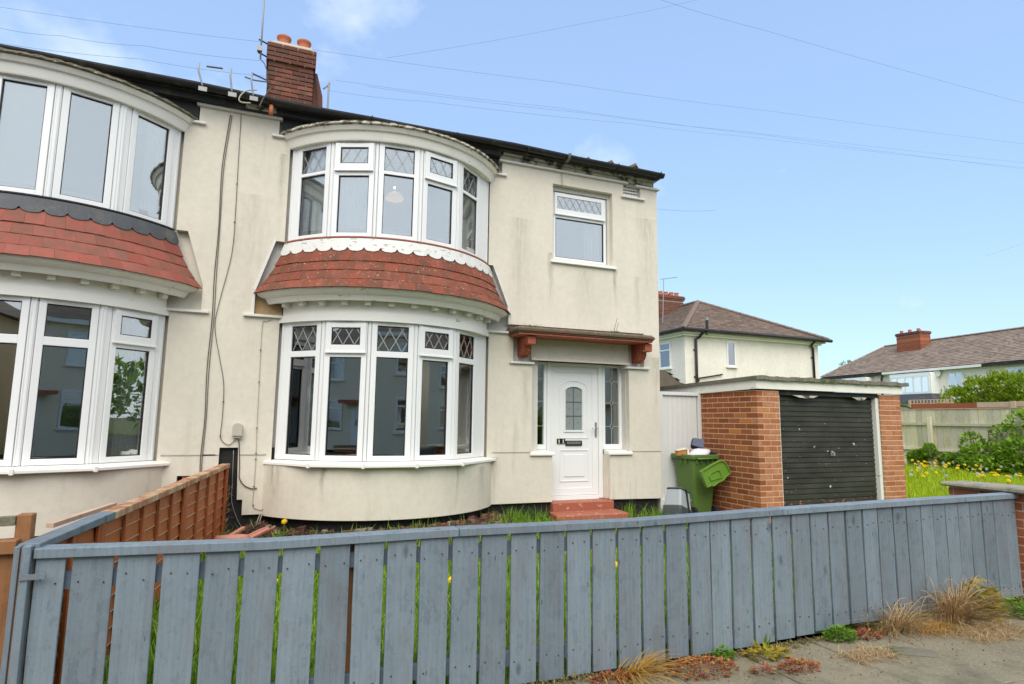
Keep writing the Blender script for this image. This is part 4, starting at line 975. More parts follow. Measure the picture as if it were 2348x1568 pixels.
for i, (xa, za, xb, zb) in enumerate(((-7.70, 5.86, -7.645, 5.56), (-7.345, 5.865, -7.315, 5.56), (-7.105, 5.86, -7.07, 5.56))):
    root = neigh if xa < XM else house
    build('cable_bracket', MB().tube([(xa, -.30, za), (xa-.005, -.30, za-.1), (xb-.01, -.29, zb+.04), (xb, -.285, zb)], .011, 6), 'metal_grey', root, smooth=True)
    build('bracket_plate', MB().box(xb-.045, xb+.05, -.295, -.285, zb-.05, zb+.005), 'metal_grey', root)
cable(house, [(-7.04, 5.66), (-7.16, 5.62), (-7.23, 5.52), (-7.215, 5.46), (-7.1, 5.47)], .009, 'cable_light', y=-.29); cable(house, [(-6.88, 5.72), (-6.95, 5.58), (-7.0, 5.44)], .008, 'cable_dark', y=-.29)
build('cable_insulator', MB().tube([(-7.105, -.30, 5.86), (-6.92, 1.2, 6.6)], .012, 5), 'cable_dark', house); build('cable_insulator', MB().tube([(-7.62, -.30, 5.83), (-7.44, -.3, 5.845)], .012, 5), 'cable_dark', neigh)
# --- aerials
ta = thing('tv_aerial', 'thin tall grey aerial pole bracketed to the brick chimney', 'aerial', (-7.13, 2.1, 7.4))
build('pole', MB().tube([(-7.128, 2.12, 7.46), (-7.132, 2.12, 8.2), (-7.14, 2.12, 9.9)], .014, 6), 'metal_grey', ta, smooth=True)
for z in (7.80, 7.57): build('bracket', MB().tube([(-7.17, 2.12, z), (-7.10, 2.15, z-.005), (-6.98, 2.2, z-.02)], .014, 5), 'gutter_black', ta)
build('signal_box', MB().box(-7.185, -7.11, 2.06, 2.13, 7.58, 7.67), 'metal_grey', ta)
build('lead', MB().tube([(-7.13, 2.11, 7.55), (-7.125, 2.1, 7.45), (-7.06, 2.13, 7.40), (-7.0, 2.15, 7.25), (-6.998, 2.15, 6.9)], .008, 5), 'cable_dark', ta, smooth=True)
build('side_arm', MB().tube([(-7.0, 2.15, 7.10), (-7.2, 2.1, 7.06), (-7.34, 2.1, 7.085)], .012, 5), 'cable_dark', ta)
ra = thing('wire_mast', 'short upright rod with small crossbar behind the gutter, right of the brick chimney', 'mast', (-6.0, 2.5, 6.5))
build('rod', MB().tube([(-6.0, 2.5, 6.5), (-5.998, 2.5, 7.52)], .016, 6), 'metal_grey', ra)
build('crossbar', MB().tube([(-6.09, 2.5, 7.37), (-6.04, 2.5, 7.42), (-5.98, 2.5, 7.50)], .014, 5), 'metal_grey', ra)
# --- ceiling lamp seen through the upper bay
lp = thing('pendant_lamp', 'small glowing ceiling lamp behind the middle pane of the upper leaded bay window', 'lamp', (-5.08, .7, 5.05))
build('shade', MB().lathe((-5.08, .7, 4.86), [(.135, 0), (.14, .02), (.09, .09), (.03, .12)], 20), 'lamp_shade', lp, smooth=True)
b = MB(); ball(b, (-5.10, .62, 5.015), .016); build('bulb', b, 'lamp_bulb', lp)
build('flex', MB().tube([(-5.08, .7, 4.98), (-5.08, .7, 5.29)], .005, 5), 'trim_white', lp)

# ------------------------------------------------------------------ garage and gate
ga = thing('garage', 'flat roofed brick garage with black ribbed up-and-over door', 'garage', (1.5, -1.19, 0))
GY = -1.19; KZ = lambda k: 2.052-.081*k
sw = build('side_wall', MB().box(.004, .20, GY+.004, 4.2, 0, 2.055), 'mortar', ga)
pl_ = build('pier', MB().box(.201, .425, GY+.004, GY+.20, 0, 2.055), 'mortar', ga); prr = build('pier', MB().box(2.575, 3.048, GY+.004, GY+.20, 0, 2.055), 'mortar', ga)
build('back_wall', MB().box(.201, 3.05, 4.0, 4.2, 0, 2.055).box(2.85, 3.046, GY+.2005, 3.999, 0, 2.055), 'mortar', ga)
H = .068; LN = .230
for k in range(1, 26):
    z = KZ(k)+H/2+.005
    if z < .06: continue
    if k % 2:      # corner brick lies along the side: header shows in front
        runs_f = [(.124, .124+LN), (.368, .425)]; s = 0
    else: runs_f = [(0, LN), (.244, .425)]; s = .124
    for a, c in runs_f: place('brick', brick_mesh(c-a, .11, H, 'brick_garage'), pl_, ((a+c)/2, GY+.055, z))
    y = s
    while y < 1.42:
        c = min(y+LN, 1.42)
        if c-y > .04: place('brick', brick_mesh(c-y, .11, H, 'brick_garage_shaded'), sw, (.055, GY+(y+c)/2, z), (0, 0, R(90)))
        y += .243
    rr = [(2.575, 2.68), (2.69, 2.923), (2.933, 3.052)] if k % 2 else [(2.575, 2.805), (2.815, 3.052)]
    for a, c in rr: place('brick', brick_mesh(c-a, .11, H, 'brick_garage'), prr, ((a+c)/2, GY+.055, z))
dr = MB(); zt, zb = 2.0, .13; n = 24; pit = (zt-zb)/n
prof = []
for i in range(n):
    z = zb+pit*i
    prof += [(0, z), (0, z+pit*.62), (.013, z+pit*.72), (.013, z+pit*.90)]
prof.append((0, zt))
o = len(dr.v)
for y, z in prof: dr.v += [(.468, GY+.10+y, z), (2.505, GY+.10+y, z)]
for i in range(len(prof)-1): dr.f.append((2*i, 2*i+1, 2*i+3, 2*i+2))
gd = build('garage_door', dr, 'door_black', ga)
build('door_handle', MB().box(1.53, 1.575, GY+.075, GY+.0995, 1.075, 1.155).tube([(1.552, GY+.075, 1.12), (1.552, GY+.05, 1.12)], .016, 8).box(1.535, 1.57, GY+.042, GY+.052, 1.08, 1.135), 'metal_grey', gd, bevel=.003)
build('lintel', MB().box(.43, 2.57, GY+.03, GY+.18, 2.001, 2.072), 'soffit_dark', ga)
build('door_post', MB().box(.428, .466, GY+.03, GY+.13, .35, 2.0), 'paint_post', ga, bevel=.003); build('door_post', MB().box(2.506, 2.572, GY+.03, GY+.13, .34, 2.0), 'paint_post', ga, bevel=.003)
build('post_foot', MB().box(2.508, 2.571, GY+.031, GY+.129, .05, .338).box(.43, .465, GY+.031, GY+.129, .05, .349), 'plastic_black', ga)
for x0, x1, hgt in ((.72, 1.25, .045), (1.98, 2.30, .06)):       # torn seal hanging from the lintel
    b = MB(); n = 12
    for i in range(n+1):
        t = i/n; h = hgt*sin(pi*t)*random.uniform(.75, 1.1)
        b.v += [(x0+(x1-x0)*t, GY+.025, 2.002), (x0+(x1-x0)*t, GY+.02-.02*sin(pi*t), 2.0-h), (x0+(x1-x0)*t, GY+.04, 2.0-h*.6)]
    for i in range(n):
        for q in range(2): b.f.append((3*i+q, 3*i+q+1, 3*i+q+4, 3*i+q+3))
    build('torn_seal', b, 'felt_moss' if False else 'eaves_board', ga)
# fascia and roof
fs = MB(); fs.box(-.028, 3.075, GY-.03, GY+.0, 2.076, 2.205)
fs.hexa([(-.03, GY+.0005, 2.074), (-.002, GY+.0005, 2.074), (-.002, 4.2, 1.96), (-.03, 4.2, 1.96), (-.03, GY+.0005, 2.205), (-.002, GY+.0005, 2.205), (-.002, 4.2, 2.09), (-.03, 4.2, 2.09)])
build('fascia', fs, 'paint_fascia', ga)
rb = MB(); nx = 120
for j, (y, dz) in enumerate(((GY-.075, -.012), (GY-.07, .0), (4.25, -.135))):
    for i in range(nx+1):
        x = -.06+3.25*i/nx; wv = .005*sin(x*2*pi/.31)+.004*sin(x*7.3+1)+random.uniform(-.004, .004)
        rb.v.append((x, y+(random.uniform(-.008, .008) if j < 2 else 0), 2.265+dz+wv if j else 2.206+wv*.6))
for j in range(2):
    for i in range(nx): a = j*(nx+1)+i; rb.f.append((a, a+1, a+nx+2, a+nx+1))
rb.add([(-.06, GY-.07, 2.207), (3.19, GY-.07, 2.207), (3.19, 4.25, 2.07), (-.06, 4.25, 2.07), (-.06, GY-.07, 2.265), (-.06, 4.25, 2.13), (3.19, GY-.07, 2.265), (3.19, 4.25, 2.13)], [(3, 2, 1, 0), (0, 4, 5, 3), (1, 2, 7, 6)])
build('roof_sheet', rb, 'stone_dirty', ga)
# gate between house and garage
gt = thing('side_gate', 'white painted boarded side gate between house corner and brick garage', 'gate', (-.42, .1, .1))
fr = MB().box(-.838, -.765, .05, .14, .08, 2.06); fr.box(-.06, -.002, .05, .14, .08, 2.06); fr.box(-.764, -.061, .05, .14, 2.005, 2.06)
build('gate_frame', fr, 'paint_gate', gt, bevel=.004)
for i in range(7): build('board', MB().box(-.752+.097*i+.0012, -.752+.097*(i+1)-.0012, .085, .11, .14, 2.0), 'paint_gate', gt, bevel=.003)
build('kickboard', MB().box(-.86, -.50, .02, .049, .02, .36), 'paint_gate', gt)
# ------------------------------------------------------------------ grey front fence
ff = thing('picket_fence', 'low blue-grey painted picket fence with flat cap along the pavement', 'fence', (-4, -4.57, 0))
SL = [(-7.654, -7.537), (-7.507, -7.338), (-7.32, -7.154), (-7.125, -6.958), (-6.931, -6.772), (-6.747, -6.58), (-6.557, -6.389), (-6.365, -6.205), (-6.18, -6.016), (-5.994, -5.828), (-5.803, -5.636), (-5.61, -5.447), (-5.424, -5.26), (-5.231, -5.061), (-5.034, -4.867), (-4.846, -4.68), (-4.658, -4.488), (-4.466, -4.299), (-4.278, -4.11), (-4.083, -3.915), (-3.89, -3.721), (-3.71, -3.54), (-3.522, -3.353), (-3.331, -3.159), (-3.133, -2.96), (-2.94, -2.769), (-2.752, -2.579), (-2.562, -2.398), (-2.38, -2.212), (-2.193, -2.035), (-2.02, -1.854), (-1.838, -1.691), (-1.678, -1.516), (-1.508, -1.362), (-1.354, -1.204), (-1.19, -1.034), (-1.025, -.874), (-.865, -.714), (-.703, -.551), (-.54, -.387), (-.378, -.226)]
CAPZ = [(-7.68, .94), (-6.64, .914), (-5.576, .922), (-4.32, .912), (-3.12, .932), (-1.9, .944), (-.19, .955)]
def interp(tb, x):
    for (a, za), (c, zc) in zip(tb, tb[1:]):
        if x <= c: return za+(zc-za)*(x-a)/(c-a)
    return tb[-1][1]
BOT = [(-7.7, -.016), (-3.3, -.012), (-2.46, .03), (-.2, .05)]
for i, (a, c) in enumerate(SL):
    zt = interp(CAPZ, (a+c)/2)-.02; z0 = interp(BOT, (a+c)/2)+random.uniform(-.006, .006); dx = random.uniform(-.004, .004); dy = random.uniform(-.004, .003)
    b = MB(); n = 5                                       # board with a very slight bow and worn edges
    for k in range(n+1):
        t = k/n; z = z0+(zt-z0)*t; e = [random.uniform(-.0015, .0015) for _ in range(2)]; off = dx*(1-t); bow = .004*sin(pi*t)*random.choice((-1, 1))*.5
        b.v += [(a+off+e[0], -4.57+dy+bow, z), (c+off+e[1], -4.57+dy+bow, z), (c+off+e[1], -4.55, z), (a+off+e[0], -4.55, z)]
    for k in range(n):
        for q in range(4): b.f.append((4*k+q, 4*k+(q+1) % 4, 4*k+4+(q+1) % 4, 4*k+4+q))
    b.f += [(3, 2, 1, 0), tuple(4*n+q for q in range(4))]
    sl_o = build('slat', b, 'wood_grey', ff, bevel=.002)
    nh = MB()
    for zr in (.778, .13):
        for xx in (a+.035, c-.04):
            if random.random() < .85:
                q = (xx+random.uniform(-.012, .012), -4.5745+dy, zr+random.uniform(-.02, .02)); nh.tube([(q[0], -4.568, q[2]), (q[0], q[1]-.0006, q[2])], .0042, 6)
    build('nail_heads', nh, 'rust_nail', sl_o, kind='stuff')
for a, c in ((-7.66, -5.578), (-5.574, -3.05), (-3.046, -.19)):
    b = MB(); pts = [a]+[x for x, _ in CAPZ if a < x < c]+[c]
    for x in pts:
        z = interp(CAPZ, x); b.v += [(x, -4.592, z-.045), (x, -4.505, z-.045), (x, -4.500, z+.004), (x, -4.592, z)]
    for i in range(len(pts)-1):
        for q in range(4): b.f.append((4*i+q, 4*i+4+q, 4*i+4+(q+1) % 4, 4*i+(q+1) % 4))
    b.f += [(0, 1, 2, 3), tuple(4*(len(pts)-1)+q for q in (3, 2, 1, 0))]
    build('cap_rail', b, 'wood_grey', ff, bevel=.003, fix=True)
for z0, z1 in ((.738, .818), (.09, .17)):
    for a, c in ((-7.64, -4.86), (-4.855, -.22)): build('rail', MB().box(a, c, -4.549, -4.505, z0, z1), 'wood_rail', ff)
for x in (-6.20, -4.87, -3.93, -2.2, -.32): build('post', MB().box(x-.035, x+.035, -4.504, -4.43, -.1, .86), 'wood_left', ff)
# corner posts where the fences meet
cpz = MB().box(-7.735, -7.712, -4.60, -4.53, -.05, .955); build('corner_board', cpz, 'wood_grey', ff, bevel=.002)
build('corner_board', MB().hexa([(-7.703, -4.605, -.05), (-7.668, -4.605, -.05), (-7.668, -4.53, -.05), (-7.703, -4.53, -.05), (-7.703, -4.605, .955), (-7.668, -4.605, .955), (-7.668, -4.53, .955), (-7.703, -4.53, .955)]), 'wood_grey', ff, bevel=.002)
build('corner_split', MB().box(-7.711, -7.704, -4.59, -4.54, -.05, .945), 'wood_left', ff)
build('hinge_strap', MB().box(-7.70, -7.60, -4.612, -4.606, .805, .83), 'wood_grey', ff)
# ------------------------------------------------------------------ brown side fence
sfn = thing('side_fence', 'orange-brown overlapped board fence running from the grey pickets to the house', 'fence', (-7.4, -2.3, 0))
A = Vector((-7.70, -4.56, 0)); B = Vector((-7.11, -.06, 0)); D = (B-A); LEN = D.length; D /= LEN; NW = Vector((D.y, -D.x, 0))     # NW points to +x (garden side)
def sp(s, w, z): q = A+D*s+NW*w; return (q.x, q.y, z)
def sbox(name, s0, s1, w0, w1, z0, z1, mat, par=None, ztop=None, **kw):
    za, zb = (ztop or (z1, z1))
    b = MB().hexa([sp(s0, w1, z0), sp(s1, w1, z0), sp(s1, w0, z0), sp(s0, w0, z0), sp(s0, w1, za), sp(s1, w1, zb), sp(s1, w0, zb), sp(s0, w0, za)])
    return build(name, b, mat, par or sfn, fix=True, **kw)
def topz(s): return .925+.055*s/LEN
panels = [(.06, .78), (.82, 2.66), (2.72, LEN-.05)]
for s0, s1 in panels:
    nb = 9; h = (topz(s0)-.02)/nb
    for k in range(nb):                                    # lapped boards, bottom edge kicked out over the one below
        z0 = .02+h*k; z1 = z0+h+.02
        b = MB().hexa([sp(s0, .020, z0), sp(s1, .020, z0), sp(s1, .008, z0), sp(s0, .008, z0), sp(s0, .008, min(z1, topz(s0))), sp(s1, .008, min(z1, topz(s1))), sp(s1, .0, min(z1, topz(s1))), sp(s0, .0, min(z1, topz(s0)))])
        lb = build('lap_board', b, 'wood_brown', sfn, fix=True)
        sbox('board_edge', s0, s1, .010, .0225, z0-.002, z0+.003, 'wood_pale', lb)
    m = max(2, int((s1-s0)/.36))
    for k in range(m+1):
        s = s0+.02+(s1-s0-.04)*k/m; sbox('batten', s-.017, s+.017, .0235, .042, .02, topz(s), 'wood_batten', ztop=(topz(s), topz(s)), bevel=.002)
for s in (.80, 2.69, LEN-.02): sbox('post', s-.03, s+.03, -.05, .046, -.05, topz(s)+.02, 'wood_batten', bevel=.003)
sbox('cap', .0, .95, -.035, .055, topz(0)+.001, 0, 'wood_grey', ztop=(topz(0)+.036, topz(.95)+.036), bevel=.003)
for s0, s1 in ((.952, 2.70), (2.705, LEN)): 
    b = MB().hexa([sp(s0, .058, topz(s0)-.012), sp(s1, .058, topz(s1)-.012), sp(s1, -.035, topz(s1)-.012), sp(s0, -.035, topz(s0)-.012), sp(s0, .058, topz(s0)+.036), sp(s1, .058, topz(s1)+.036), sp(s1, -.035, topz(s1)+.036), sp(s0, -.035, topz(s0)+.036)])
    build('cap', b, 'wood_cap', sfn, bevel=.004, fix=True)
# ------------------------------------------------------------------ neighbour's fence at the left edge
nf = thing('neighbour_fence', 'weathered brown board fence with mossy top rail at the left edge, beyond grey corner post', 'fence', (-8.2, -4.45, 0))
for i in range(9): build('board', MB().box(-7.90-.125*i+.002, -7.78-.125*i, -4.44, -4.42, -.05, .90), 'wood_left', nf, bevel=.002)
build('rail', MB().box(-9.2, -7.765, -4.475, -4.41, .90, .965), 'wood_left', nf, bevel=.004)
build('post', MB().box(-7.80, -7.735, -4.40, -4.33, -.05, 1.075), 'wood_left', nf, bevel=.004)
build('mossy_rail', MB().hexa([(-9.2, -4.44, .98), (-7.80, -4.41, 1.025), (-7.80, -4.36, 1.025), (-9.2, -4.38, .98), (-9.2, -4.44, 1.03), (-7.80, -4.41, 1.068), (-7.80, -4.36, 1.068), (-9.2, -4.38, 1.03)]), 'felt_moss', nf)
build('scrap_board', MB().hexa([(-7.77, -3.9, .93), (-7.60, -3.2, .95), (-7.64, -3.18, .95), (-7.81, -3.88, .93), (-7.77, -3.9, .955), (-7.60, -3.2, .975), (-7.64, -3.18, .975), (-7.81, -3.88, .955)]), 'wood_pale', nf)
# ------------------------------------------------------------------ brick wall with stone coping at the right end
bw = thing('boundary_wall', 'low red brick wall with worn stone coping at the right end of the picket fence', 'wall', (-.05, -4.4, 0))
wl = build('wall_core', MB().box(-.172, .042, -4.718, -3.955, -.05, .955), 'mortar_dark', bw)
for k in range(13):
    z = -.05+.077*k+.036
    for j in range(4):
        y0 = -4.72+.243*j-(.12 if k % 2 else 0); y1 = y0+.233; y0, y1 = max(y0, -4.72), min(y1, -3.95)
        if y1-y0 > .04: place('brick', brick_mesh(y1-y0, .10, .067, 'brick_wall'), wl, (-.125, (y0+y1)/2, z), (0, 0, R(90)))
    for a, c in (((-.07, .045),) if k % 2 else ((-.07, -.02), (-.01, .045))): place('brick', brick_mesh(c-a, .06, .067, 'brick_wall'), wl, ((a+c)/2, -4.693, z))
cpb = MB().hexa([(-.30, -4.84, .962), (.14, -4.84, .962), (.10, -3.92, .962), (-.245, -3.90, .962), (-.29, -4.83, 1.01), (.13, -4.83, 1.01), (.09, -3.93, 1.005), (-.235, -3.91, 1.0)])
build('coping_stone', cpb, 'concrete_coping', bw, bevel=.012)

# ------------------------------------------------------------------ wheelie bin with its rubbish, caddy
BX, BY, BA = -.355, -.195, R(2)
bn = thing('wheelie_bin', 'green wheelie bin overflowing with rubbish, lid broken and hanging off', 'bin', (BX, BY, .12))
bu, bv = Vector((cos(BA), sin(BA), 0)), Vector((-sin(BA), cos(BA), 0))
def bp(a, b_, z): q = Vector((BX, BY, 0))+bu*a+bv*b_; return (q.x, q.y, z)
def rring(hw, hd, z, rr=.05, n=4):
    out = []
    for sx_, sy_, a0 in ((1, 1, 0), (-1, 1, 90), (-1, -1, 180), (1, -1, 270)):
        for i in range(n+1):
            a = R(a0+90*i/n); out.append(bp(sx_*(hw-rr)+rr*cos(a), sy_*(hd-rr)+rr*sin(a), z))
    return out
def loft(rings, cap0=True, cap1=True):
    b = MB(); m = len(rings[0])
    for r in rings: b.v += r
    for i in range(len(rings)-1):
        for k in range(m): b.f.append((i*m+k, i*m+(k+1) % m, (i+1)*m+(k+1) % m, (i+1)*m+k))
    if cap0: b.f.append(tuple(range(m))[::-1])
    if cap1: b.f.append(tuple((len(rings)-1)*m+k for k in range(m)))
    return b
build('body', loft([rring(.165, .17, .14), rring(.18, .185, .30), rring(.245, .24, 1.01), rring(.235, .23, 1.01), rring(.23, .22, .95)]), 'bin_green', bn, bevel=.004)
build('rim', loft([rring(.25, .245, .995), rring(.275, .268, 1.01), rring(.28, .272, 1.055), rring(.275, .268, 1.078), rring(.25, .245, 1.078), rring(.245, .24, .995)], False, False), 'bin_green', bn, bevel=.003)
for a in (-.18, -.10, .02, .12, .20): q0 = bp(a, -.262, 0); build('rim_rib', MB().obox((q0[0], q0[1]), bu, -bv, -.008, .008, -.03, .010, .945, 1.008), 'bin_green', bn)
for a in (-.10, .02): q0 = bp(-.268, a, 0); build('rim_rib', MB().obox((q0[0], q0[1]), bv, -bu, -.008, .008, -.03, .010, .93, 1.008), 'bin_green', bn)
for s_ in (-1, 1):
    c = Vector(bp(.20*s_, -.17, .20)); build('wheel', MB().tube([c-bu*.025, c+bu*.025], .09, 20), 'rubber', bn)
build('handle', MB().tube([bp(-.19, -.26, 1.02), bp(-.19, -.305, 1.02), bp(.19, -.305, 1.02), bp(.19, -.26, 1.02)], .015, 8), 'bin_green', bn, smooth=True)
LO = [(-.593, .832), (-.582, .854), (-.532, .872), (-.375, .942), (-.205, 1.0), (-.154, .997), (-.116, .974), (-.073, .902), (-.03, .808), (-.107, .77), (-.159, .735), (-.189, .705), (-.229, .689), (-.297, .669), (-.342, .643), (-.398, .619), (-.436, .629), (-.514, .605), (-.569, .736)]
def lidfn(): return lambda x, z, y: (x, y-.12*(1.0-z), z)
lid = build('lid', MB().prism(LO[::-1], -.60, -.565, fn=lidfn()), 'bin_lid', bn, bevel=.006, fix=True)
cxl, czl = sum(p[0] for p in LO)/len(LO), sum(p[1] for p in LO)/len(LO)
sc_ = lambda f: [(cxl+(x-cxl)*f, czl+(z-czl)*f) for x, z in LO]
build('lid_rim', MB().prism(LO[::-1], -.622, -.601, [sc_(.92)], fn=lidfn()), 'bin_lid', lid, bevel=.003, fix=True)
hp = [(-.459, .769), (-.435, .803), (-.289, .862), (-.239, .856), (-.223, .825), (-.204, .745), (-.428, .698)]
hc = (sum(p[0] for p in hp)/7, sum(p[1] for p in hp)/7)
build('lid_grip', MB().prism(hp[::-1], -.616, -.601, [[(hc[0]+(x-hc[0])*.84, hc[1]+(z-hc[1])*.80) for x, z in hp]], fn=lidfn()), 'bin_lid', lid, bevel=.003, fix=True)
# rubbish in the bin
def frus(name, par, pts, mat, **kw): return build(name, MB().hexa(pts), mat, par, fix=True, **kw)
bt = thing('blue_tub', 'dark blue plastic tub on its side in the rubbish on the bin', 'tub', (-.30, -.2, 1.08))
c0 = Vector((-.30, -.2, 1.225)); tu = Vector((.80, -.55, -.22)).normalized(); tw = tu.cross(Vector((.5, .8, -.45))).normalized(); tv = tw.cross(tu)
def tb(a, b_, c_): return tuple(c0+tu*a+tv*b_+tw*c_)
rings = []
for (a, h1, h2) in ((-.09, .065, .065), (.09, .085, .08), (.09, .075, .07), (-.08, .058, .058)): rings.append([tb(a, -h1, -h2), tb(a, h1, -h2), tb(a, h1, h2), tb(a, -h1, h2)])
build('shell', loft(rings), 'plastic_blue', bt, bevel=.010, fix=True)
build('base_ring', loft([[tb(-.0905, s1*.05, s2*.05) for s1, s2 in ((-1, -1), (1, -1), (1, 1), (-1, 1))], [tb(-.10, s1*.045, s2*.045) for s1, s2 in ((-1, -1), (1, -1), (1, 1), (-1, 1))]]), 'plastic_blue', bt, fix=True)
build('blue_tray', MB().hexa([(-.22, -.40, 1.06), (-.06, -.38, 1.06), (-.05, -.22, 1.06), (-.22, -.24, 1.06), (-.22, -.41, 1.13), (-.06, -.39, 1.085), (-.05, -.21, 1.085), (-.22, -.23, 1.13)]), 'plastic_blue', loc=(-.14, -.3, 1.06), bevel=.01, label='flat dark blue tray lying at the right of the rubbish on the bin', cat='tray', fix=True)
bb = MB(); n, m = 16, 9
for i in range(m+1):
    for k in range(n):
        a = 2*pi*k/n; th = pi*i/m; rr = .15*(1+.16*sin(3*a+i)+random.uniform(-.12, .12))
        bb.v.append((-.38+rr*1.3*sin(th)*cos(a), -.32+rr*.8*sin(th)*sin(a), 1.085+.08*cos(th)*(1+random.uniform(-.2, .15))+.035*sin(th)*cos(a)))
for i in range(m):
    for k in range(n): bb.f.append((i*n+k, (i+1)*n+k, (i+1)*n+(k+1) % n, i*n+(k+1) % n))
build('rubbish_bag', bb, 'bag_white', loc=(-.38, -.32, 1.05), smooth=True, label='crumpled white plastic bag spilling from the top of the bin', cat='bag', fix=True)
ct = thing('food_carton', 'small orange and cream carton at the left of the rubbish on the bin', 'carton', (-.6, -.15, 1.06))
frus('box', ct, [(-.70, -.22, 1.05), (-.53, -.24, 1.06), (-.49, -.12, 1.06), (-.66, -.10, 1.05), (-.69, -.22, 1.125), (-.53, -.24, 1.15), (-.50, -.12, 1.15), (-.66, -.10, 1.125)], 'carton', bevel=.003)
frus('flap', ct, [(-.70, -.23, 1.127), (-.53, -.25, 1.153), (-.50, -.12, 1.16), (-.67, -.10, 1.13), (-.70, -.23, 1.132), (-.53, -.25, 1.165), (-.50, -.12, 1.172), (-.67, -.10, 1.136)], 'carton_cream')
frus('end_panel', ct, [(-.525, -.25, 1.06), (-.47, -.25, 1.06), (-.45, -.14, 1.06), (-.485, -.13, 1.06), (-.523, -.25, 1.145), (-.46, -.25, 1.14), (-.45, -.14, 1.13), (-.485, -.13, 1.145)], 'carton_red')
build('white_panel', MB().box(-.545, -.515, -.262, -.252, 1.06, 1.155), 'bag_white', ct)
cd_ = thing('food_caddy', 'small grey recycling caddy with black strap tipped beside the wheelie bin', 'caddy', (-1.1, -.75, .12))
K0 = Vector((-1.12, -.75, .36)); Rm = Matrix.Rotation(R(15), 3, 'Y') @ Matrix.Rotation(R(-12), 3, 'X') @ Matrix.Rotation(R(24), 3, 'Z')
def kp(x, y, z): return tuple(K0+Rm @ Vector((x, y, z)))
def kring(hw, hd, z, rr=.03, n=3):
    out = []
    for sx_, sy_, a0 in ((1, 1, 0), (-1, 1, 90), (-1, -1, 180), (1, -1, 270)):
        for i in range(n+1):
            a = R(a0+90*i/n); out.append(kp(sx_*(hw-rr)+rr*cos(a), sy_*(hd-rr)+rr*sin(a), z))
    return out
build('body', loft([kring(.172, .135, -.01), kring(.145, .11, .225), kring(.135, .10, .235)]), 'caddy_grey', cd_, bevel=.004, fix=True)
build('foot_rim', loft([kring(.150, .115, .2255), kring(.158, .122, .232), kring(.150, .115, .250), kring(.12, .085, .2505)]), 'caddy_dark', cd_, fix=True)
build('lid', loft([kring(.165, .13, -.20), kring(.182, .145, -.06), kring(.182, .145, -.012)]), 'caddy_dark', cd_, bevel=.006, fix=True)
build('strap', MB().tube([kp(-.03, -.118, .25), kp(.0, -.128, .20), kp(.06, -.150, -.05), kp(.10, -.152, -.18)], .013, 6), 'plastic_black', cd_)
build('latch', MB().tube([kp(.15, -.08, .17), kp(.235, -.08, .15), kp(.24, .0, .14), kp(.235, .07, .15), kp(.15, .07, .17)], .014, 6), 'caddy_grey', cd_)
build('latch', MB().tube([kp(.16, -.06, .03), kp(.235, -.06, .02), kp(.235, .05, .02), kp(.16, .05, .03)], .012, 6), 'caddy_grey', cd_)
build('latch_plate', MB().add([kp(.236, -.07, .15), kp(.236, .06, .15), kp(.232, .05, .02), kp(.232, -.06, .02)], [(0, 1, 2, 3)]), 'caddy_dark', cd_)
# ------------------------------------------------------------------ salmon pink channel piece on the ground by the wall
sm = thing('pipe_branch', 'salmon pink plastic forked channel piece lying beside the brown fence end', 'pipe', (-6.85, -.75, .16))
def chan(pts, r, thick=.012):
    b = MB(); n = 8; pts = [Vector(p) for p in pts]
    for i, p in enumerate(pts):
        d = (pts[min(i+1, len(pts)-1)]-pts[max(i-1, 0)]).normalized(); s_ = d.cross(Vector((0, 0, 1))).normalized(); u_ = s_.cross(d)
        for rr in (r, r-thick):
            for k in range(n+1):
                a = pi+pi*k/n; b.v.append(tuple(p+s_*rr*cos(a)+u_*rr*sin(a)))
    m = 2*(n+1)
    for i in range(len(pts)-1):
        for k in range(n):
            a = i*m+k; b.f.append((a, a+1, a+1+m, a+m)); a += n+1; b.f.append((a, a+m, a+1+m, a+1))
        a = i*m; b.f.append((a, a+m, a+m+n+1, a+n+1)); a = i*m+n; b.f.append((a, a+n+1, a+n+1+m, a+m))
    for i in (0, len(pts)-1):
        for k in range(n): a = i*m+k; b.f.append((a, a+1, a+n+2, a+n+1))
    return b
build('long_arm', chan([(-7.0, -1.02, .33), (-6.9, -1.02, .315), (-6.80, -.98, .305), (-6.66, -.72, .33), (-6.56, -.58, .345)], .052), 'salmon', sm, fix=True, smooth=False)
build('short_arm', MB().hexa([(-7.03, -.98, .28), (-6.98, -1.0, .28), (-6.83, -.55, .32), (-6.87, -.53, .32), (-7.02, -.98, .325), (-6.98, -1.0, .325), (-6.83, -.55, .352), (-6.87, -.53, .352)]), 'salmon', sm, bevel=.006)
build('socket', MB().tube([(-7.09, -.90, .29), (-7.07, -1.0, .30), (-6.98, -1.04, .31), (-6.86, -1.02, .305), (-6.79, -.97, .29)], .045, 10), 'salmon', sm, smooth=True)
build('prop', MB().box(-7.0, -6.75, -.95, -.85, .08, .262), 'brick_wall', sm)
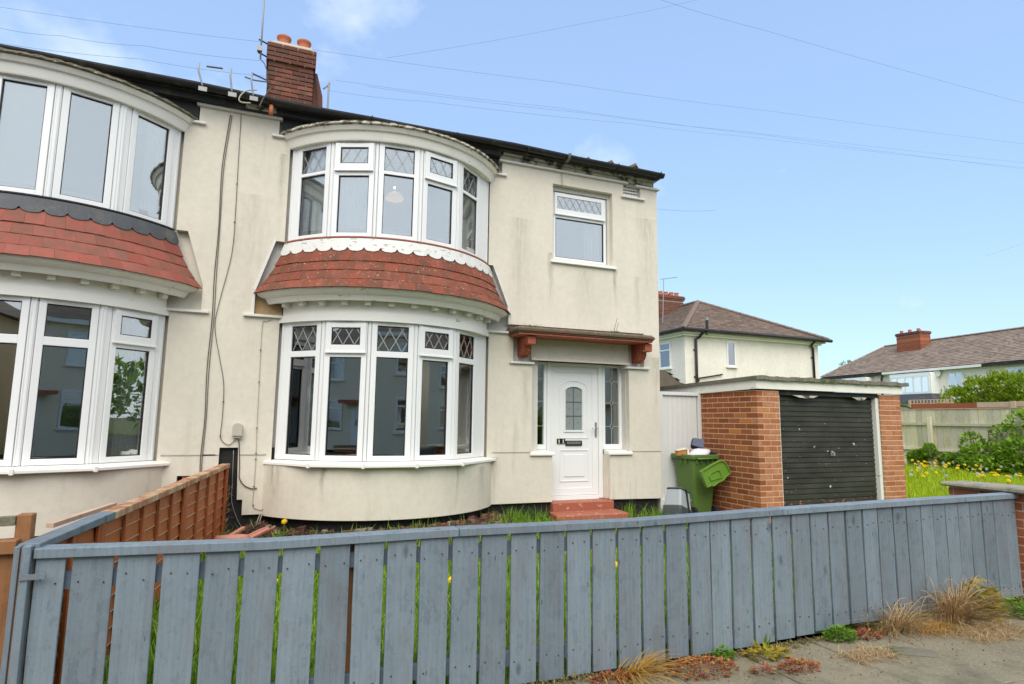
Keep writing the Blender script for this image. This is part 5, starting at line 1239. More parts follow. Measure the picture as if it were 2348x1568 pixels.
# ------------------------------------------------------------------ far houses
def tiles(root, P0, u, v, length, slope, inside, mat, tw=.26, te=.20, parent=None):
    """roof slope laid with overlapping tiles (one joined part)"""
    P0, u, v = Vector(P0), Vector(u).normalized(), Vector(v).normalized(); nrm = u.cross(v).normalized()
    if nrm.z < 0: nrm = -nrm
    b = MB(); k = 0; s_ = 0.0
    while s_ < slope:
        n = int(length/tw)+2
        for i in range(n):
            a = (i-(.5 if k % 2 else 0))*tw; mid = (a+tw/2, s_+te/2)
            if not inside(*mid): continue
            l0 = .030+random.uniform(-.004, .008); l1 = .008; t1 = s_+te*1.1
            q = lambda x, y, h: tuple(P0+u*x+v*y+nrm*h)
            a0, a1 = a+.003, a+tw-.003
            b.add([q(a0, s_, l0-.02), q(a1, s_, l0-.02), q(a1, t1, -.01), q(a0, t1, -.01), q(a0, s_, l0), q(a1, s_, l0), q(a1, t1, l1), q(a0, t1, l1)], [(4, 5, 6, 7), (0, 1, 5, 4), (1, 2, 6, 5), (3, 0, 4, 7)])
        s_ += te; k += 1
    return build('tile_courses', b, mat, root, kind='stuff', fix=False)
h1 = thing('detached_house', 'cream house with brown hipped roof and dark downpipes behind the garage', 'house', (12.6, 12, 0))
X0, X1, YF, YB, ZE = 8.93, 16.25, 11.95, 22.0, 5.22
build('wall', MB().box(X0, X1, YF, YB, 0, ZE), 'render_far', h1)
ex0, ex1, ey0, ey1 = X0-.32, X1+.32, YF-.34, YB+.3; ze = 5.30; mxr = (ex0+ex1)/2; hw = (ex1-ex0)/2; pit = .535
ap = Vector((mxr, ey0+hw, ze+hw*pit)); ap2 = Vector((mxr, ey1-hw, ze+hw*pit))
rs = MB().add([(ex0, ey0, ze), (ex1, ey0, ze), (ex1, ey1, ze), (ex0, ey1, ze), tuple(ap), tuple(ap2)], [(0, 1, 4), (1, 2, 5, 4), (2, 3, 5), (3, 0, 4, 5), (3, 2, 1, 0)])
r1 = build('roof', rs, 'roof_brown', h1)
sl_len = math.hypot(hw, hw*pit); vz = hw*pit/sl_len; vh = hw/sl_len
tiles(r1, (ex0, ey0, ze), (1, 0, 0), (0, vh, vz), ex1-ex0, sl_len, lambda x, s: (s*vh < x < (ex1-ex0)-s*vh) and s < sl_len, 'roof_brown')
tiles(r1, (ex0, ey1, ze), (0, -1, 0), (vh, 0, vz), ey1-ey0, sl_len, lambda x, s: (s*vh < x < (ey1-ey0)-s*vh) and s < sl_len, 'roof_brown')
def ridge(parent, a, c, mat='roof_brown', step=.32, r=.11):
    a, c = Vector(a), Vector(c); n = max(1, int((c-a).length/step)); d = (c-a).normalized()
    q = d.to_track_quat('X', 'Z')
    b = MB(); l_ = (c-a).length/n
    for s_, x in ((1.0, -l_/2), (1.12, l_/2*1.05)):
        for k in range(7): an = pi*k/6; b.v.append((x, r*s_*cos(an), r*s_*sin(an)*.8))
    for k in range(6): b.f.append((k, k+1, k+8, k+7))
    b.f += [tuple(range(7)), tuple(range(13, 6, -1))]
    me = mesh_of(b, 'ridge_tile', mat)
    for i in range(n):
        p = a.lerp(c, (i+.5)/n); o = place('ridge_tile', me, parent, p); o.rotation_mode = 'QUATERNION'; o.rotation_quaternion = q
ridge(r1, (ex0, ey0, ze+.02), ap); ridge(r1, (ex1, ey0, ze+.02), ap); ridge(r1, ap, ap2)
fb = MB(); fb.box(X0-.10, X1+.10, YF-.12, YF-.0005, 5.08, 5.16); fb.box(X0-.22, X1+.22, YF-.24, YF-.0005, 5.1605, 5.24); fb.box(X0-.12, X0-.0005, YF, YB, 5.08, 5.16); fb.box(X0-.24, X0-.0005, YF, YB, 5.1605, 5.24)
build('eaves_moulding', fb, 'trim_white', h1)
gt_ = MB(); gt_.tube([(ex0-.04, ey0-.06, 5.30), (ex1+.08, ey0-.06, 5.27)], .075, 8); gt_.tube([(ex0-.06, ey0-.04, 5.30), (ex0-.06, ey1, 5.30)], .075, 8); build('gutter', gt_, 'gutter_black', h1)
build('downpipe', MB().tube([(9.62, ey0+.02, 5.25), (9.60, YF-.10, 5.05), (9.43, YF-.08, 4.95), (9.43, YF-.08, 0)], .058, 8), 'gutter_black', h1, smooth=True)
build('downpipe', MB().tube([(15.75, ey0+.02, 5.22), (15.72, YF-.10, 5.05), (15.86, YF-.08, 4.92), (15.88, YF-.08, 0)], .05, 8), 'gutter_black', h1, smooth=True)
build('flue_pipe', MB().tube([(9.72, ey0-.05, 5.12), (9.76, ey0-.05, 5.25), (9.76, ey0-.05, 5.72)], .06, 8), 'gutter_black', h1); build('flue_cowl', MB().tube([(9.76, ey0-.05, 5.721), (9.76, ey0-.05, 5.82)], .065, 8), 'metal_grey', h1)
build('waste_pipe', MB().tube([(9.55, YF-.06, 3.22), (9.55, YF-.06, 3.36), (10.75, YF-.06, 3.56)], .03, 6), 'gutter_black', h1)
for x in (9.43, 15.87):
    for z in (3.4, 4.5): build('pipe_clip', MB().box(x-.09, x+.07, YF-.05, YF-.001, z, z+.04), 'gutter_black', h1)
def win(root, o, u, w, s0, s1, z0, z1, mull=(), trans=(), mat='glass', sill=True, nm='window', fwd=.02, fwid=.055, backing=True):
    """framed window on a wall; o origin, u along, w outward"""
    f = MB(); 
    for a, c, b0, b1 in ((s0, s0+fwid, z0, z1), (s1-fwid, s1, z0, z1), (s0+fwid, s1-fwid, z0, z0+fwid), (s0+fwid, s1-fwid, z1-fwid, z1)): f.obox(o, u, w, a, c, .002, fwd+.03, b0, b1)
    for m in mull: f.obox(o, u, w, m-fwid/2, m+fwid/2, .002, fwd+.028, z0+fwid, z1-fwid)
    for t_ in trans: f.obox(o, u, w, s0+fwid, s1-fwid, .002, fwd+.026, t_-fwid/2, t_+fwid/2)
    wn = build(nm, f, 'upvc', root)
    if backing: build('blind', MB().obox(o, u, w, s0+.03, s1-.03, .001, .006, z0+.03, z1-.03), mat_back, wn)
    edges = [s0+fwid]+[e for m in mull for e in (m-fwid/2, m+fwid/2)]+[s1-fwid]
    ze_ = [z0+fwid]+[e for m in trans for e in (m-fwid/2, m+fwid/2)]+[z1-fwid]
    for i in range(0, len(edges), 2):
        for j in range(0, len(ze_), 2): build('pane', MB().obox(o, u, w, edges[i], edges[i+1], .012, .02, ze_[j], ze_[j+1]), mat, wn)
    if sill: build('sill', MB().obox(o, u, w, s0-.06, s1+.06, .002, .10, z0-.06, z0-.005), 'trim_white', wn)
    return wn
mat_back = 'room'
win(h1, (0, YF), (1, 0), (0, -1), 11.05, 11.50, 3.92, 4.97, mat='glass_sky')
mat_back = 'net'
win(h1, (X0, 0), (0, -1), (-1, 0), -13.62, -12.86, 3.84, 4.92, trans=(4.6,), mat='glass')
lr = MB().add([(5.6, 9.9, 3.42), (6.42, 9.9, 3.42), (7.30, 9.9, 2.86), (7.30, 12.5, 2.86), (6.42, 12.5, 3.42), (5.6, 12.5, 3.42), (7.30, 9.9, 0), (7.30, 12.5, 0), (5.6, 9.9, 0), (5.6, 12.5, 0)], [(1, 2, 3, 4), (0, 1, 4, 5), (0, 8, 6, 2, 1), (2, 6, 7, 3)])
lt = thing('outbuilding', 'small outbuilding with brown tiled slope glimpsed between house corner and far house', 'shed', (6.5, 10.5, 0))
lr_o = build('wall', lr, 'roof_dark', lt)
tiles(lr_o, (7.34, 9.85, 2.87), (0, 1, 0), (-.843, 0, .536), 2.7, 1.05, lambda x, s: 0 < x < 2.7 and s < 1.05, 'roof_dark', .24, .17)
tiles(lr_o, (5.6, 9.86, 2.4), (1, 0, 0), (0, .25, .97), 1.75, 1.0, lambda x, s: 0 < x < 1.75 and s < 1.05-.6*max(0, x-.8), 'roof_dark', .24, .17)
def stack(root, x0, x1, y0, y1, z0, z1, pots, mat='brick_chimney', rot=None):
    """chimney stack with corbelled top and pots; plan corners turned by rot about its centre"""
    c0 = Vector(((x0+x1)/2, (y0+y1)/2, 0)); M_ = Matrix.Rotation(rot or 0, 3, 'Z')
    def T(b): b.v = [tuple(c0+M_ @ (Vector((x, y, 0))-c0)+Vector((0, 0, z))) for x, y, z in b.v]; return b
    st_ = build('chimney', T(MB().box(x0+.04, x1-.04, y0+.04, y1-.04, z0, z1-.24)), 'mortar_dark', root)
    build('cap_courses', T(MB().box(x0-.02, x1+.02, y0-.02, y1+.02, z1-.239, z1).box(x0-.05, x1+.05, y0-.05, y1+.05, z1-.15, z1-.06)), 'brick_chimney', st_)
    n = int((z1-.24-z0)/.085)
    for k in range(n):
        b = MB(); z = z0+.085*k
        L_ = x1-x0; s_ = -.12 if k % 2 else 0
        while s_ < L_-.03:
            a, c = max(0, s_), min(L_, s_+.23)
            if c-a > .03: b.box(x0+a, x0+c, y0+.03, y0+.06, z, z+.072); b.box(x0+a, x0+c, y1-.06, y1-.03, z, z+.072)
            s_ += .24
        s_ = -.12 if k % 2 else 0; L_ = y1-y0
        while s_ < L_-.03:
            a, c = max(0, s_), min(L_, s_+.23)
            if c-a > .03: b.box(x0+.03, x0+.06, y0+a, y0+c, z, z+.072); b.box(x1-.06, x1-.03, y0+a, y0+c, z, z+.072)
            s_ += .24
        build('brick_course', T(b), mat, st_)
    for px, py in pots:
        q = c0+M_ @ (Vector((px, py, 0))-c0); build('chimney_pot', MB().lathe((q.x, q.y, z1), [(.115, 0), (.105, .14), (.12, .16), (.12, .20), (.09, .20), (.08, .0)], 12), 'terracotta', st_)
stack(h1, 11.15, 12.72, 16.8, 17.5, 6.6, 7.93, [(11.42, 17.0), (11.75, 17.0), (12.09, 17.0), (12.41, 17.0), (11.9, 17.3), (12.25, 17.3)], 'brick_chimney')
fla = thing('tv_aerial', 'small aerial standing on the brown hipped roof behind the garage', 'aerial', (10.2, 15, 6.0))
build('pole', MB().tube([(10.09, 15, 6.1), (10.19, 15, 8.2)], .02, 5), 'metal_grey', fla); build('boom', MB().tube([(10.0, 15, 8.19), (10.45, 15, 8.27), (10.92, 15, 8.37)], .012, 4), 'metal_grey', fla)
for t in (.1, .3, .5, .7, .85, 1.0): build('element', MB().tube([(10.0+.92*t, 14.9, 8.19+.18*t), (10.0+.92*t, 15.1, 8.19+.18*t)], .012, 4), 'metal_grey', fla)

# row of houses on the right, turned a few degrees
RU, RN, RP = Vector((.125, .992, 0)), Vector((.992, -.125, 0)), Vector((32.5, 12.5, 0))
def rp(s, w, z): q = RP+RU*s+RN*w; return (q.x, q.y, z)
def rbox(s0, s1, w0, w1, z0, z1):
    return MB().hexa([rp(s1, w0, z0), rp(s0, w0, z0), rp(s0, w1, z0), rp(s1, w1, z0), rp(s1, w0, z1), rp(s0, w0, z1), rp(s0, w1, z1), rp(s1, w1, z1)])
def row_house(label, s0, s1, hip, root=None):
    hA = thing('terraced_house', label, 'house', tuple(rp((s0+s1)/2, .3, 0)))
    build('wall', rbox(s0, s1-(.3 if hip else 0), .3, 8.2, 0, 5.25), 'render_far', hA)
    zr, zE = 7.68, 5.28; w_ = 4.15; sl_ = math.hypot(w_, zr-zE); vv = (RN*w_+Vector((0, 0, zr-zE)))/sl_
    if hip:
        e = s1; apx = s1-2.35
        b = MB().add([rp(s0, 0, zE), rp(e, 0, zE), rp(apx, w_, zr), rp(s0, w_, zr), rp(e, 2*w_, zE), rp(s0, 2*w_, zE)], [(1, 0, 3, 2), (4, 1, 2), (5, 4, 2, 3), (0, 1, 4, 5)])
        ins = lambda x, s: 0 < x < (e-s0)-2.35*(s/sl_) and s < sl_
    else:
        b = MB().add([rp(s0, 0, zE), rp(s1, 0, zE), rp(s1, w_, zr), rp(s0, w_, zr), rp(s1, 2*w_, zE), rp(s0, 2*w_, zE)], [(1, 0, 3, 2), (5, 4, 2, 3), (0, 1, 4, 5), (0, 5, 3)])
        ins = lambda x, s: 0 < x < (s1-s0) and s < sl_
    ro = build('roof', b, 'roof_pink', hA)
    tiles(ro, rp(s0, 0, zE), RU, vv, s1-s0, sl_, ins, 'roof_pink', .30, .24)
    ridge(ro, rp(s0, w_, zr+.02), rp(s1-(2.35 if hip else 0), w_, zr+.02), 'roof_pink', .45)
    if hip: ridge(ro, rp(s1, 0, zE+.02), rp(s1-2.35, w_, zr+.02), 'roof_pink', .45, .09)
    return hA
hA = row_house('cream end house of the row with pinkish hipped roof and white bay window', 2.42, 15.4, True)
hB = row_house('pale house of the row partly hidden by the hedge at the right edge', -13, 2.41, False)
build('fascia', rbox(2.45, 9.5, -.05, .0, 5.10, 5.26), 'trim_white', hA); build('fascia', rbox(9.52, 15.4, -.03, .0, 5.06, 5.25), 'soffit_dark', hA); build('soffit', rbox(2.45, 15.35, 0.001, .299, 5.17, 5.249), 'soffit_dark', hA)
build('fascia', rbox(-13, 2.41, -.04, .0, 5.08, 5.26), 'soffit_dark', hB); build('soffit', rbox(-13, 2.40, .001, .299, 5.12, 5.249), 'soffit_dark', hB)
build('downpipe', MB().tube([rp(9.55, -.02, 5.2), rp(9.75, .2, 4.95), rp(9.85, .24, 4.85), rp(9.85, .24, 0)], .06, 6), 'gutter_black', hA)
def rframe(s, w): q = RP+RU*s+RN*w; return (q.x, q.y)
def row_bay(root, s0, s1, z0, z1):
    bx = build('bay', rbox(s0, s1, -.40, .299, z1, z1+.16), 'trim_white', root)
    build('bay_flashing', rbox(s0+.3, s1-.2, -.2, .299, z1+.1605, z1+.23), 'soffit_dark', root)
    global mat_back; mat_back = 'curtain_pale'
    L_ = s1-s0
    o = rframe(s0, -.38)
    win(root, o, (RU.x, RU.y), (-RN.x, -RN.y), .05, L_-.05, z0, z1, mull=[L_*k/5 for k in (1, 2, 3, 4)], mat='glass', sill=False, fwid=.13)
    build('bay_cheek', rbox(s0, s0+.08, -.36, .299, z0, z1), 'upvc', root); build('bay_cheek', rbox(s1-.08, s1, -.36, .299, z0, z1), 'upvc', root)
    ap_ = MB().add([rp(s0, -.42, z0), rp(s1, -.42, z0), rp(s1+.28, -.62, z0-.55), rp(s0-.28, -.62, z0-.55), rp(s0, .299, z0), rp(s1, .299, z0), rp(s1+.28, .299, z0-.55), rp(s0-.28, .299, z0-.55)], [(1, 0, 3, 2), (0, 4, 7, 3), (5, 1, 2, 6), (0, 1, 5, 4), (2, 3, 7, 6)])
    build('bay_apron', ap_, 'lead_grey', root, fix=True)
row_bay(hA, 5.5, 8.55, 3.62, 4.84); row_bay(hA, 10.6, 13.9, 3.62, 4.84)
mat_back = 'room'
win(hA, rframe(0, .3), (RU.x, RU.y), (-RN.x, -RN.y), 3.9, 4.85, 3.95, 4.9, mull=(4.38,), mat='glass'); win(hB, rframe(0, .3), (RU.x, RU.y), (-RN.x, -RN.y), -1.1, 1.3, 3.85, 4.96, mull=(.5, -.3), mat='glass', fwid=.1)
dsh = MB().lathe((0, 0, 0), [(.001, .05), (.12, .035), (.24, 0), (.24, -.01), (.12, .02), (.001, .035)], 16); c_ = Vector(rp(5.45, .12, 4.93)); dsh.v = [tuple(c_+Vector((-z, x, y))) for x, y, z in dsh.v]; build('satellite_dish', dsh, 'trim_white', hA)
stack(hA, *(lambda q: (q[0]-.5, q[0]+.5, q[1]-.98, q[1]+.98))(rp(9.8, 3.3, 0)), 6.6, 8.32, [(rp(9.8, 3.3, 0)[0]+a, rp(9.8, 3.3, 0)[1]+b_) for a, b_ in ((-.25, -.7), (-.25, .0), (-.25, .7), (.2, -.35), (.2, .4))], 'brick_wall', -math.atan2(.125, .992))

# ------------------------------------------------------------------ timber fence beyond the lawn
bf = thing('board_fence', 'weathered greenish vertical board fence beyond the dandelion lawn', 'fence', (15.1, 5.5, 0))
y = 9.6; FX = 15.1
while y > 1.0:
    w_ = random.uniform(.20, .26); zt = 2.12+.012*sin(y*2)+random.uniform(-.006, .006); lean = random.uniform(-.01, .01)
    build('board', MB().hexa([(FX, y, .0), (FX, y-w_+.006, .0), (FX+.02, y-w_+.006, .0), (FX+.02, y, .0), (FX, y+lean, zt), (FX, y-w_+.006+lean, zt), (FX+.02, y-w_+.006+lean, zt), (FX+.02, y+lean, zt)]), 'wood_old', bf, fix=True); y -= w_
for z in (1.56, .68): build('rail', MB().box(FX-.07, FX-.001, 1.0, 6.25, z, z+.09).box(FX-.07, FX-.001, 6.42, 9.6, z+.02, z+.11), 'wood_old', bf)
build('top_rail', MB().box(FX-.03, FX+.04, 1.0, 9.6, 2.135, 2.16), 'wood_pale', bf)
for y in (8.2, 6.34, 3.55, 1.6): build('post', MB().box(FX-.17, FX-.071, y-.07, y+.07, -.05, 1.86), 'wood_old', bf, bevel=.01)
tf = thing('trellis_fence', 'red-brown and pale board fence with small trellis top behind the weathered boards', 'fence', (18, 6, 0))
build('board', MB().box(18, 18.03, 6.55, 9.14, 2.26, 2.44), 'wood_redbrown', tf); build('board', MB().box(18, 18.03, 5.42, 6.545, 2.26, 2.45), 'wood_pale', tf); build('board', MB().box(18, 18.03, .5, 5.24, 2.27, 2.46), 'wood_pale', tf)
build('lower_boards', MB().box(18.005, 18.028, .5, 9.14, 0, 2.258), 'wood_redbrown', tf)
build('post', MB().box(17.94, 17.999, 5.245, 5.415, 0, 2.47), 'wood_pale', tf); build('post', MB().box(17.96, 17.999, 9.06, 9.14, 0, 2.61), 'wood_pale', tf)
build('trellis_rail', MB().box(18, 18.02, 7.4, 9.05, 2.585, 2.61).box(18, 18.02, 7.4, 9.05, 2.4405, 2.465), 'wood_pale', tf)
y = 7.42
while y < 9.05: build('trellis_slat', MB().box(18.0005, 18.0195, y, y+.055, 2.4655, 2.5845), 'wood_pale', tf); y += .135
build('brace', MB().tube([(17.9, 9.9, 2.40), (17.9, 9.6, 2.40), (17.9, 9.2, 2.33), (17.9, 9.0, 2.25)], .03, 6), 'gutter_black', tf)

# ------------------------------------------------------------------ houses across the street (mirrored in the windows)
OY = -19.5
def opposite(x, label, wm, rm_):
    global mat_back
    t = thing('opposite_house', label, 'house', (x, OY, 0))
    build('wall', MB().box(x-4.2, x+4.2, OY-7, OY, 0, 5.3), wm, t)
    a, b_, c, d = x-4.5, x+4.5, OY-7.3, OY+.3
    build('roof', MB().add([(a, d, 5.3), (b_, d, 5.3), (b_, c, 5.3), (a, c, 5.3), (x-1.2, OY-3.5, 7.7), (x+1.2, OY-3.5, 7.7)], [(1, 0, 4, 5), (2, 1, 5), (3, 2, 5, 4), (0, 3, 4), (0, 1, 2, 3)]), rm_, t)
    build('fascia', MB().box(a+.1, b_-.1, OY+.001, OY+.28, 5.1, 5.295), 'trim_white', t)
    mat_back = 'room'
    for s0, s1 in ((1.0, 3.2), (-3.3, -1.2)):
        for z0, z1 in ((1.0, 2.5), (3.5, 4.8)): win(t, (x, OY), (-1, 0), (0, 1), s0, s1, z0, z1, mull=((s0+s1)/2,), trans=(z1-.4,), mat='glass', fwid=.08)
    dr_ = build('door', MB().box(x-.45, x+.45, OY+.002, OY+.05, .1, 2.15), 'upvc', t); build('door_glass', MB().box(x-.2, x+.2, OY+.051, OY+.06, 1.2, 1.9), 'glass', dr_)
    build('canopy', MB().box(x-.8, x+.8, OY+.002, OY+.6, 2.3, 2.45), 'paint_red', t)
    stack(t, x-.7, x+.7, OY-3.9, OY-3.1, 7.2, 8.6, [(x-.4, OY-3.5), (x, OY-3.5), (x+.4, OY-3.5)])
OPP = [(-31, 'wall_pale', 'roof_brown', 'cream house across the street, far left one of those mirrored in the windows'), (-20.5, 'wall_pale', 'roof_dark', 'grey house across the street mirrored in the left neighbour bay'), (-10.5, 'wall_pale', 'roof_brown', 'cream house with brown roof across the street mirrored in the left bay panes'),
       (-.5, 'wall_pale', 'roof_dark', 'grey rendered house across the street, mirrored in the middle of the lower bay panes'), (9.5, 'wall_pale', 'roof_pink', 'cream house with pinkish roof across the street, mirrored in the right bay panes'), (20, 'wall_pale', 'roof_brown', 'grey house with brown roof across the street, rightmost one mirrored in the windows')]
for x, wm, rm_, lb in OPP: opposite(x, lb, wm, rm_)
# ------------------------------------------------------------------ overhead wires
WIRES = [[(-15.577, 14.0, 14.119), (-7.778, 14.0, 14.914), (3.992, 14.0, 16.089), (16.017, 14.0, 17.313), (40.945, 14.0, 20.002)], [(-3.208, 14.0, 15.413), (5.057, 14.0, 19.049), (12.921, 14.0, 22.771)], [(5.983, 10.0, 17.984), (11.639, 10.0, 18.083), (31.125, 10.0, 18.76)], [(-5.102, 16.0, 14.694), (-1.251, 16.0, 15.084), (9.14, 16.0, 16.183), (16.142, 16.0, 16.883), (44.926, 16.0, 19.825)], [(-4.87, 16.0, 15.2), (4.96, 16.0, 16.135), (17.986, 16.0, 17.267), (44.903, 16.0, 19.69)], [(-3.774, 15.0, 14.649), (5.805, 15.0, 15.562), (14.923, 15.0, 16.48), (42.857, 15.0, 19.459)], [(-14.519, 12.0, 12.393), (-12.896, 12.0, 12.53), (-10.814, 12.0, 12.751), (-7.353, 12.0, 13.104)], [(-14.474, 12.0, 11.928), (-10.894, 12.0, 12.303), (-7.348, 12.0, 12.573)], [(5.494, 9.0, 8.988), (8.166, 9.0, 9.31)], [(29.005, 12.0, 10.741), (34.83, 12.0, 12.712)]]
WL = ['overhead wire crossing the whole sky behind the chimney, uppermost on the left', 'overhead wire rising right from the long wire beside the chimney', 'overhead wire running down from the top edge across the right of the sky', 'lowest of the three close wires right of the chimney', 'uppermost of the three close wires right of the chimney', 'middle one of the three close wires right of the chimney', 'short faint wire high at the left edge of the sky', 'faint wire just above the gutter at the left edge', 'short wire leaving the right corner of the rendered house', 'short wire at the right edge of the sky above the pink roof']
for pts, lb in zip(WIRES, WL):
    pts = [Vector(p) for p in pts]; out = []
    for i in range(len(pts)-1):
        for k in range(6):
            t = k/6; out.append(pts[i].lerp(pts[i+1], t)-Vector((0, 0, .06*4*t*(1-t))))
    out.append(pts[-1]); c0 = pts[0]
    build('overhead_wire', MB().tube(out, .0046, 4), 'wire_far', loc=tuple(c0), label=lb, cat='wire', group='overhead wires')
# ------------------------------------------------------------------ plants
rnd = random.Random(5)
def rdir():
    a = rnd.uniform(0, 2*pi); return (cos(a), sin(a))
def grass_field(name, n, area, zf, h, w, mat, dens=None, label=None):
    b = MB(); k = 0
    while k < n:
        x = rnd.uniform(area[0], area[1]); y = rnd.uniform(area[2], area[3])
        if dens and rnd.random() > dens(x, y): k += .2; continue
        hh = rnd.uniform(*h)*(.7+.5*(.5+.5*sin(x*3.1+1.7*sin(y*2.3))))
        b.tri_strip_blade((x, y, zf(x, y)-.01), rdir(), hh, rnd.uniform(*w), hh*rnd.uniform(.1, .9), 2); k += 1
    return build(name, b, mat, loc=(0, 0, 0), kind='stuff', label=label, cat='grass')
def dgarden(x, y):
    if (x+5.19)**2+(y-.95)**2 < 1.95**2: return .05
    if -2.95 < x < -1.65 and y > -.48: return 0
    v = .75+.25*sin(x*1.7)*cos(y*1.3)
    if y > -.9: return .06+(.25 if (-3.75 < x < -2.95 or -1.7 < x < -1.0) else 0)*max(0, sin(x*7)*cos(y*9)+.4)
    return v
grass_field('garden_grass', 46000, (-7.5, -.3, -4.48, .02), gz, (.07, .20), (.007, .016), 'grass', dgarden, 'rough green grass of the front garden behind the grey pickets')
def dlawn(x, y):
    if x < 3.15 and y > -1.3: return 0
    return 1
grass_field('lawn_grass', 46000, (2.8, 15.0, -2.0, 9.0), lz, (.09, .20), (.010, .022), 'grass_lawn', dlawn, 'bright green unmown lawn grass between garage and board fence')
grass_field('wall_grass', 420, (-3.75, -2.93, -.75, -.08), gz, (.08, .26), (.006, .012), 'grass', lambda x, y: max(0, sin(x*9+1)*cos(y*7+x*3)+.15)**1.5, 'taller grass tufts along the wall foot left of the red step')
grass_field('gate_grass', 420, (-1.66, -.9, -.85, -.08), gz, (.08, .28), (.006, .012), 'grass', lambda x, y: max(0, sin(x*8+2)*cos(y*6+x*4)+.35)**1.3, 'taller grass tufts along the wall foot right of the red step')
# dandelions
def flower_mesh():
    st_ = MB(); st_.tube([(0, 0, 0), (.008, .004, .5), (.0, .01, 1.0)], .02, 4)
    hd_ = MB()
    for k in range(22):
        a = 2*pi*k/22; hd_.leaf((0, 0, 0), (cos(a), sin(a), .25+.25*(k % 2)), (0, 0, 1), .026, .010)
    for k in range(12):
        a = 2*pi*k/12+.2; hd_.leaf((0, 0, .003), (cos(a), sin(a), .9), (0, 0, 1), .018, .008)
    ck = MB()
    for k in range(60):
        z = 1-2*(k+.5)/60; a = k*2.39996; r_ = math.sqrt(1-z*z); p = Vector((r_*cos(a), r_*sin(a), z))*.026; ck.leaf(p*.4, p, (.3, .5, .8), .018, .008)
    return mesh_of(st_, 'stem', 'leaf_weed'), mesh_of(hd_, 'flower_head', 'petal_yellow'), mesh_of(ck, 'seed_head', 'clock_white')
stem_me, yel_me, clk_me = flower_mesh()
def dandelion(x, y, z, h, clock, group, label, sc=1.0):
    t = thing('dandelion', label, 'flower', (x, y, z), group)
    s_ = place('stem', stem_me, t, (x, y, z)); s_.scale = (.22, .22, h); s_.rotation_euler = (rnd.uniform(-.12, .12), rnd.uniform(-.12, .12), rnd.uniform(0, 6))
    hd_ = place('seed_head' if clock else 'flower_head', clk_me if clock else yel_me, t, (x, y, z+h)); hd_.scale = (sc, sc, sc); hd_.rotation_euler = (rnd.uniform(.1, .9), rnd.uniform(-.7, .1), 0)
for i in range(62):
    y_ = rnd.uniform(.4, 6.0); x_ = rnd.uniform(max(5.0, 6.3+(y_-1)*1.2), 14.6)
    if rnd.random() < .5: x_ = rnd.uniform(11.0, 14.6); y_ = rnd.uniform(2.2, 6.6)
    dandelion(x_, y_, lz(x_, y_), rnd.uniform(.16, .32), False, 'yellow dandelions in the lawn', 'yellow dandelion flower in the lawn right of the garage', 2.0)
for i in range(52):
    y_ = rnd.uniform(.4, 6.0); x_ = rnd.uniform(max(5.0, 6.3+(y_-1)*1.2), 14.6)
    if rnd.random() < .4: x_ = rnd.uniform(11.0, 14.6); y_ = rnd.uniform(2.2, 6.6)
    dandelion(x_, y_, lz(x_, y_), rnd.uniform(.20, .36), True, 'dandelion clocks in the lawn', 'white dandelion clock in the lawn right of the garage', 1.6)
for x_, y_ in ((-6.42, -.55), (-7.0, -2.6), (-6.55, -2.9), (-6.1, -2.3), (-5.2, -3.2), (-4.6, -2.4), (-3.6, -3.1), (-3.3, -2.5), (-2.6, -3.0), (-1.6, -2.2), (-1.05, -.72), (-5.7, -1.9), (-4.1, -3.7)):
    if (x_, y_) == (-6.42, -.55): lb, gp = 'yellow dandelion at the foot of the bay beside the pink channel piece', None
    elif (x_, y_) == (-1.05, -.72): lb, gp = 'yellow dandelion beside the tipped grey caddy', None
    else: lb, gp = 'yellow dandelion glimpsed between the grey pickets', 'dandelions behind the pickets'
    dandelion(x_, y_, gz(x_, y_), rnd.uniform(.16, .26), False, gp, lb, 1.5)
dandelion(-5.62, -4.35, gz(-5.62, -4.35), .24, True, None, 'white dandelion clock poking through the pickets below the bay', 1.5)

def rosette(name, label, cat, c, n, ln, w, mat, upk=.6, group=None):
    t = thing(name, label, cat, c, group); b = MB()
    for k in range(n):
        a = rnd.uniform(0, 2*pi); b.leaf((c[0]+rnd.uniform(-.02, .02), c[1]+rnd.uniform(-.02, .02), c[2]), (cos(a), sin(a), rnd.uniform(.2, 1.2)*upk), (0, 0, 1), ln*rnd.uniform(.6, 1.1), w*rnd.uniform(.7, 1.2))
    build('leaves', b, mat, t); return t
rosette('dandelion_plant', 'broad green leaves at the foot of the bay right of the pink channel piece', 'plant', (-6.5, -.5, .14), 16, .20, .06, 'leaf_weed', 1.3)
rosette('dandelion_plant', 'broad green leaves left of the red doorstep', 'plant', (-3.0, -.42, .12), 18, .22, .05, 'leaf_weed', 1.2)
rosette('dandelion_plant', 'leafy weed in front of the red doorstep', 'plant', (-2.45, -.62, .08), 22, .16, .05, 'leaf_green', 1.1)
rosette('dandelion_plant', 'small weed at the foot of the brown fence end', 'plant', (-7.0, -.35, .13), 10, .14, .05, 'leaf_weed', 1.3)
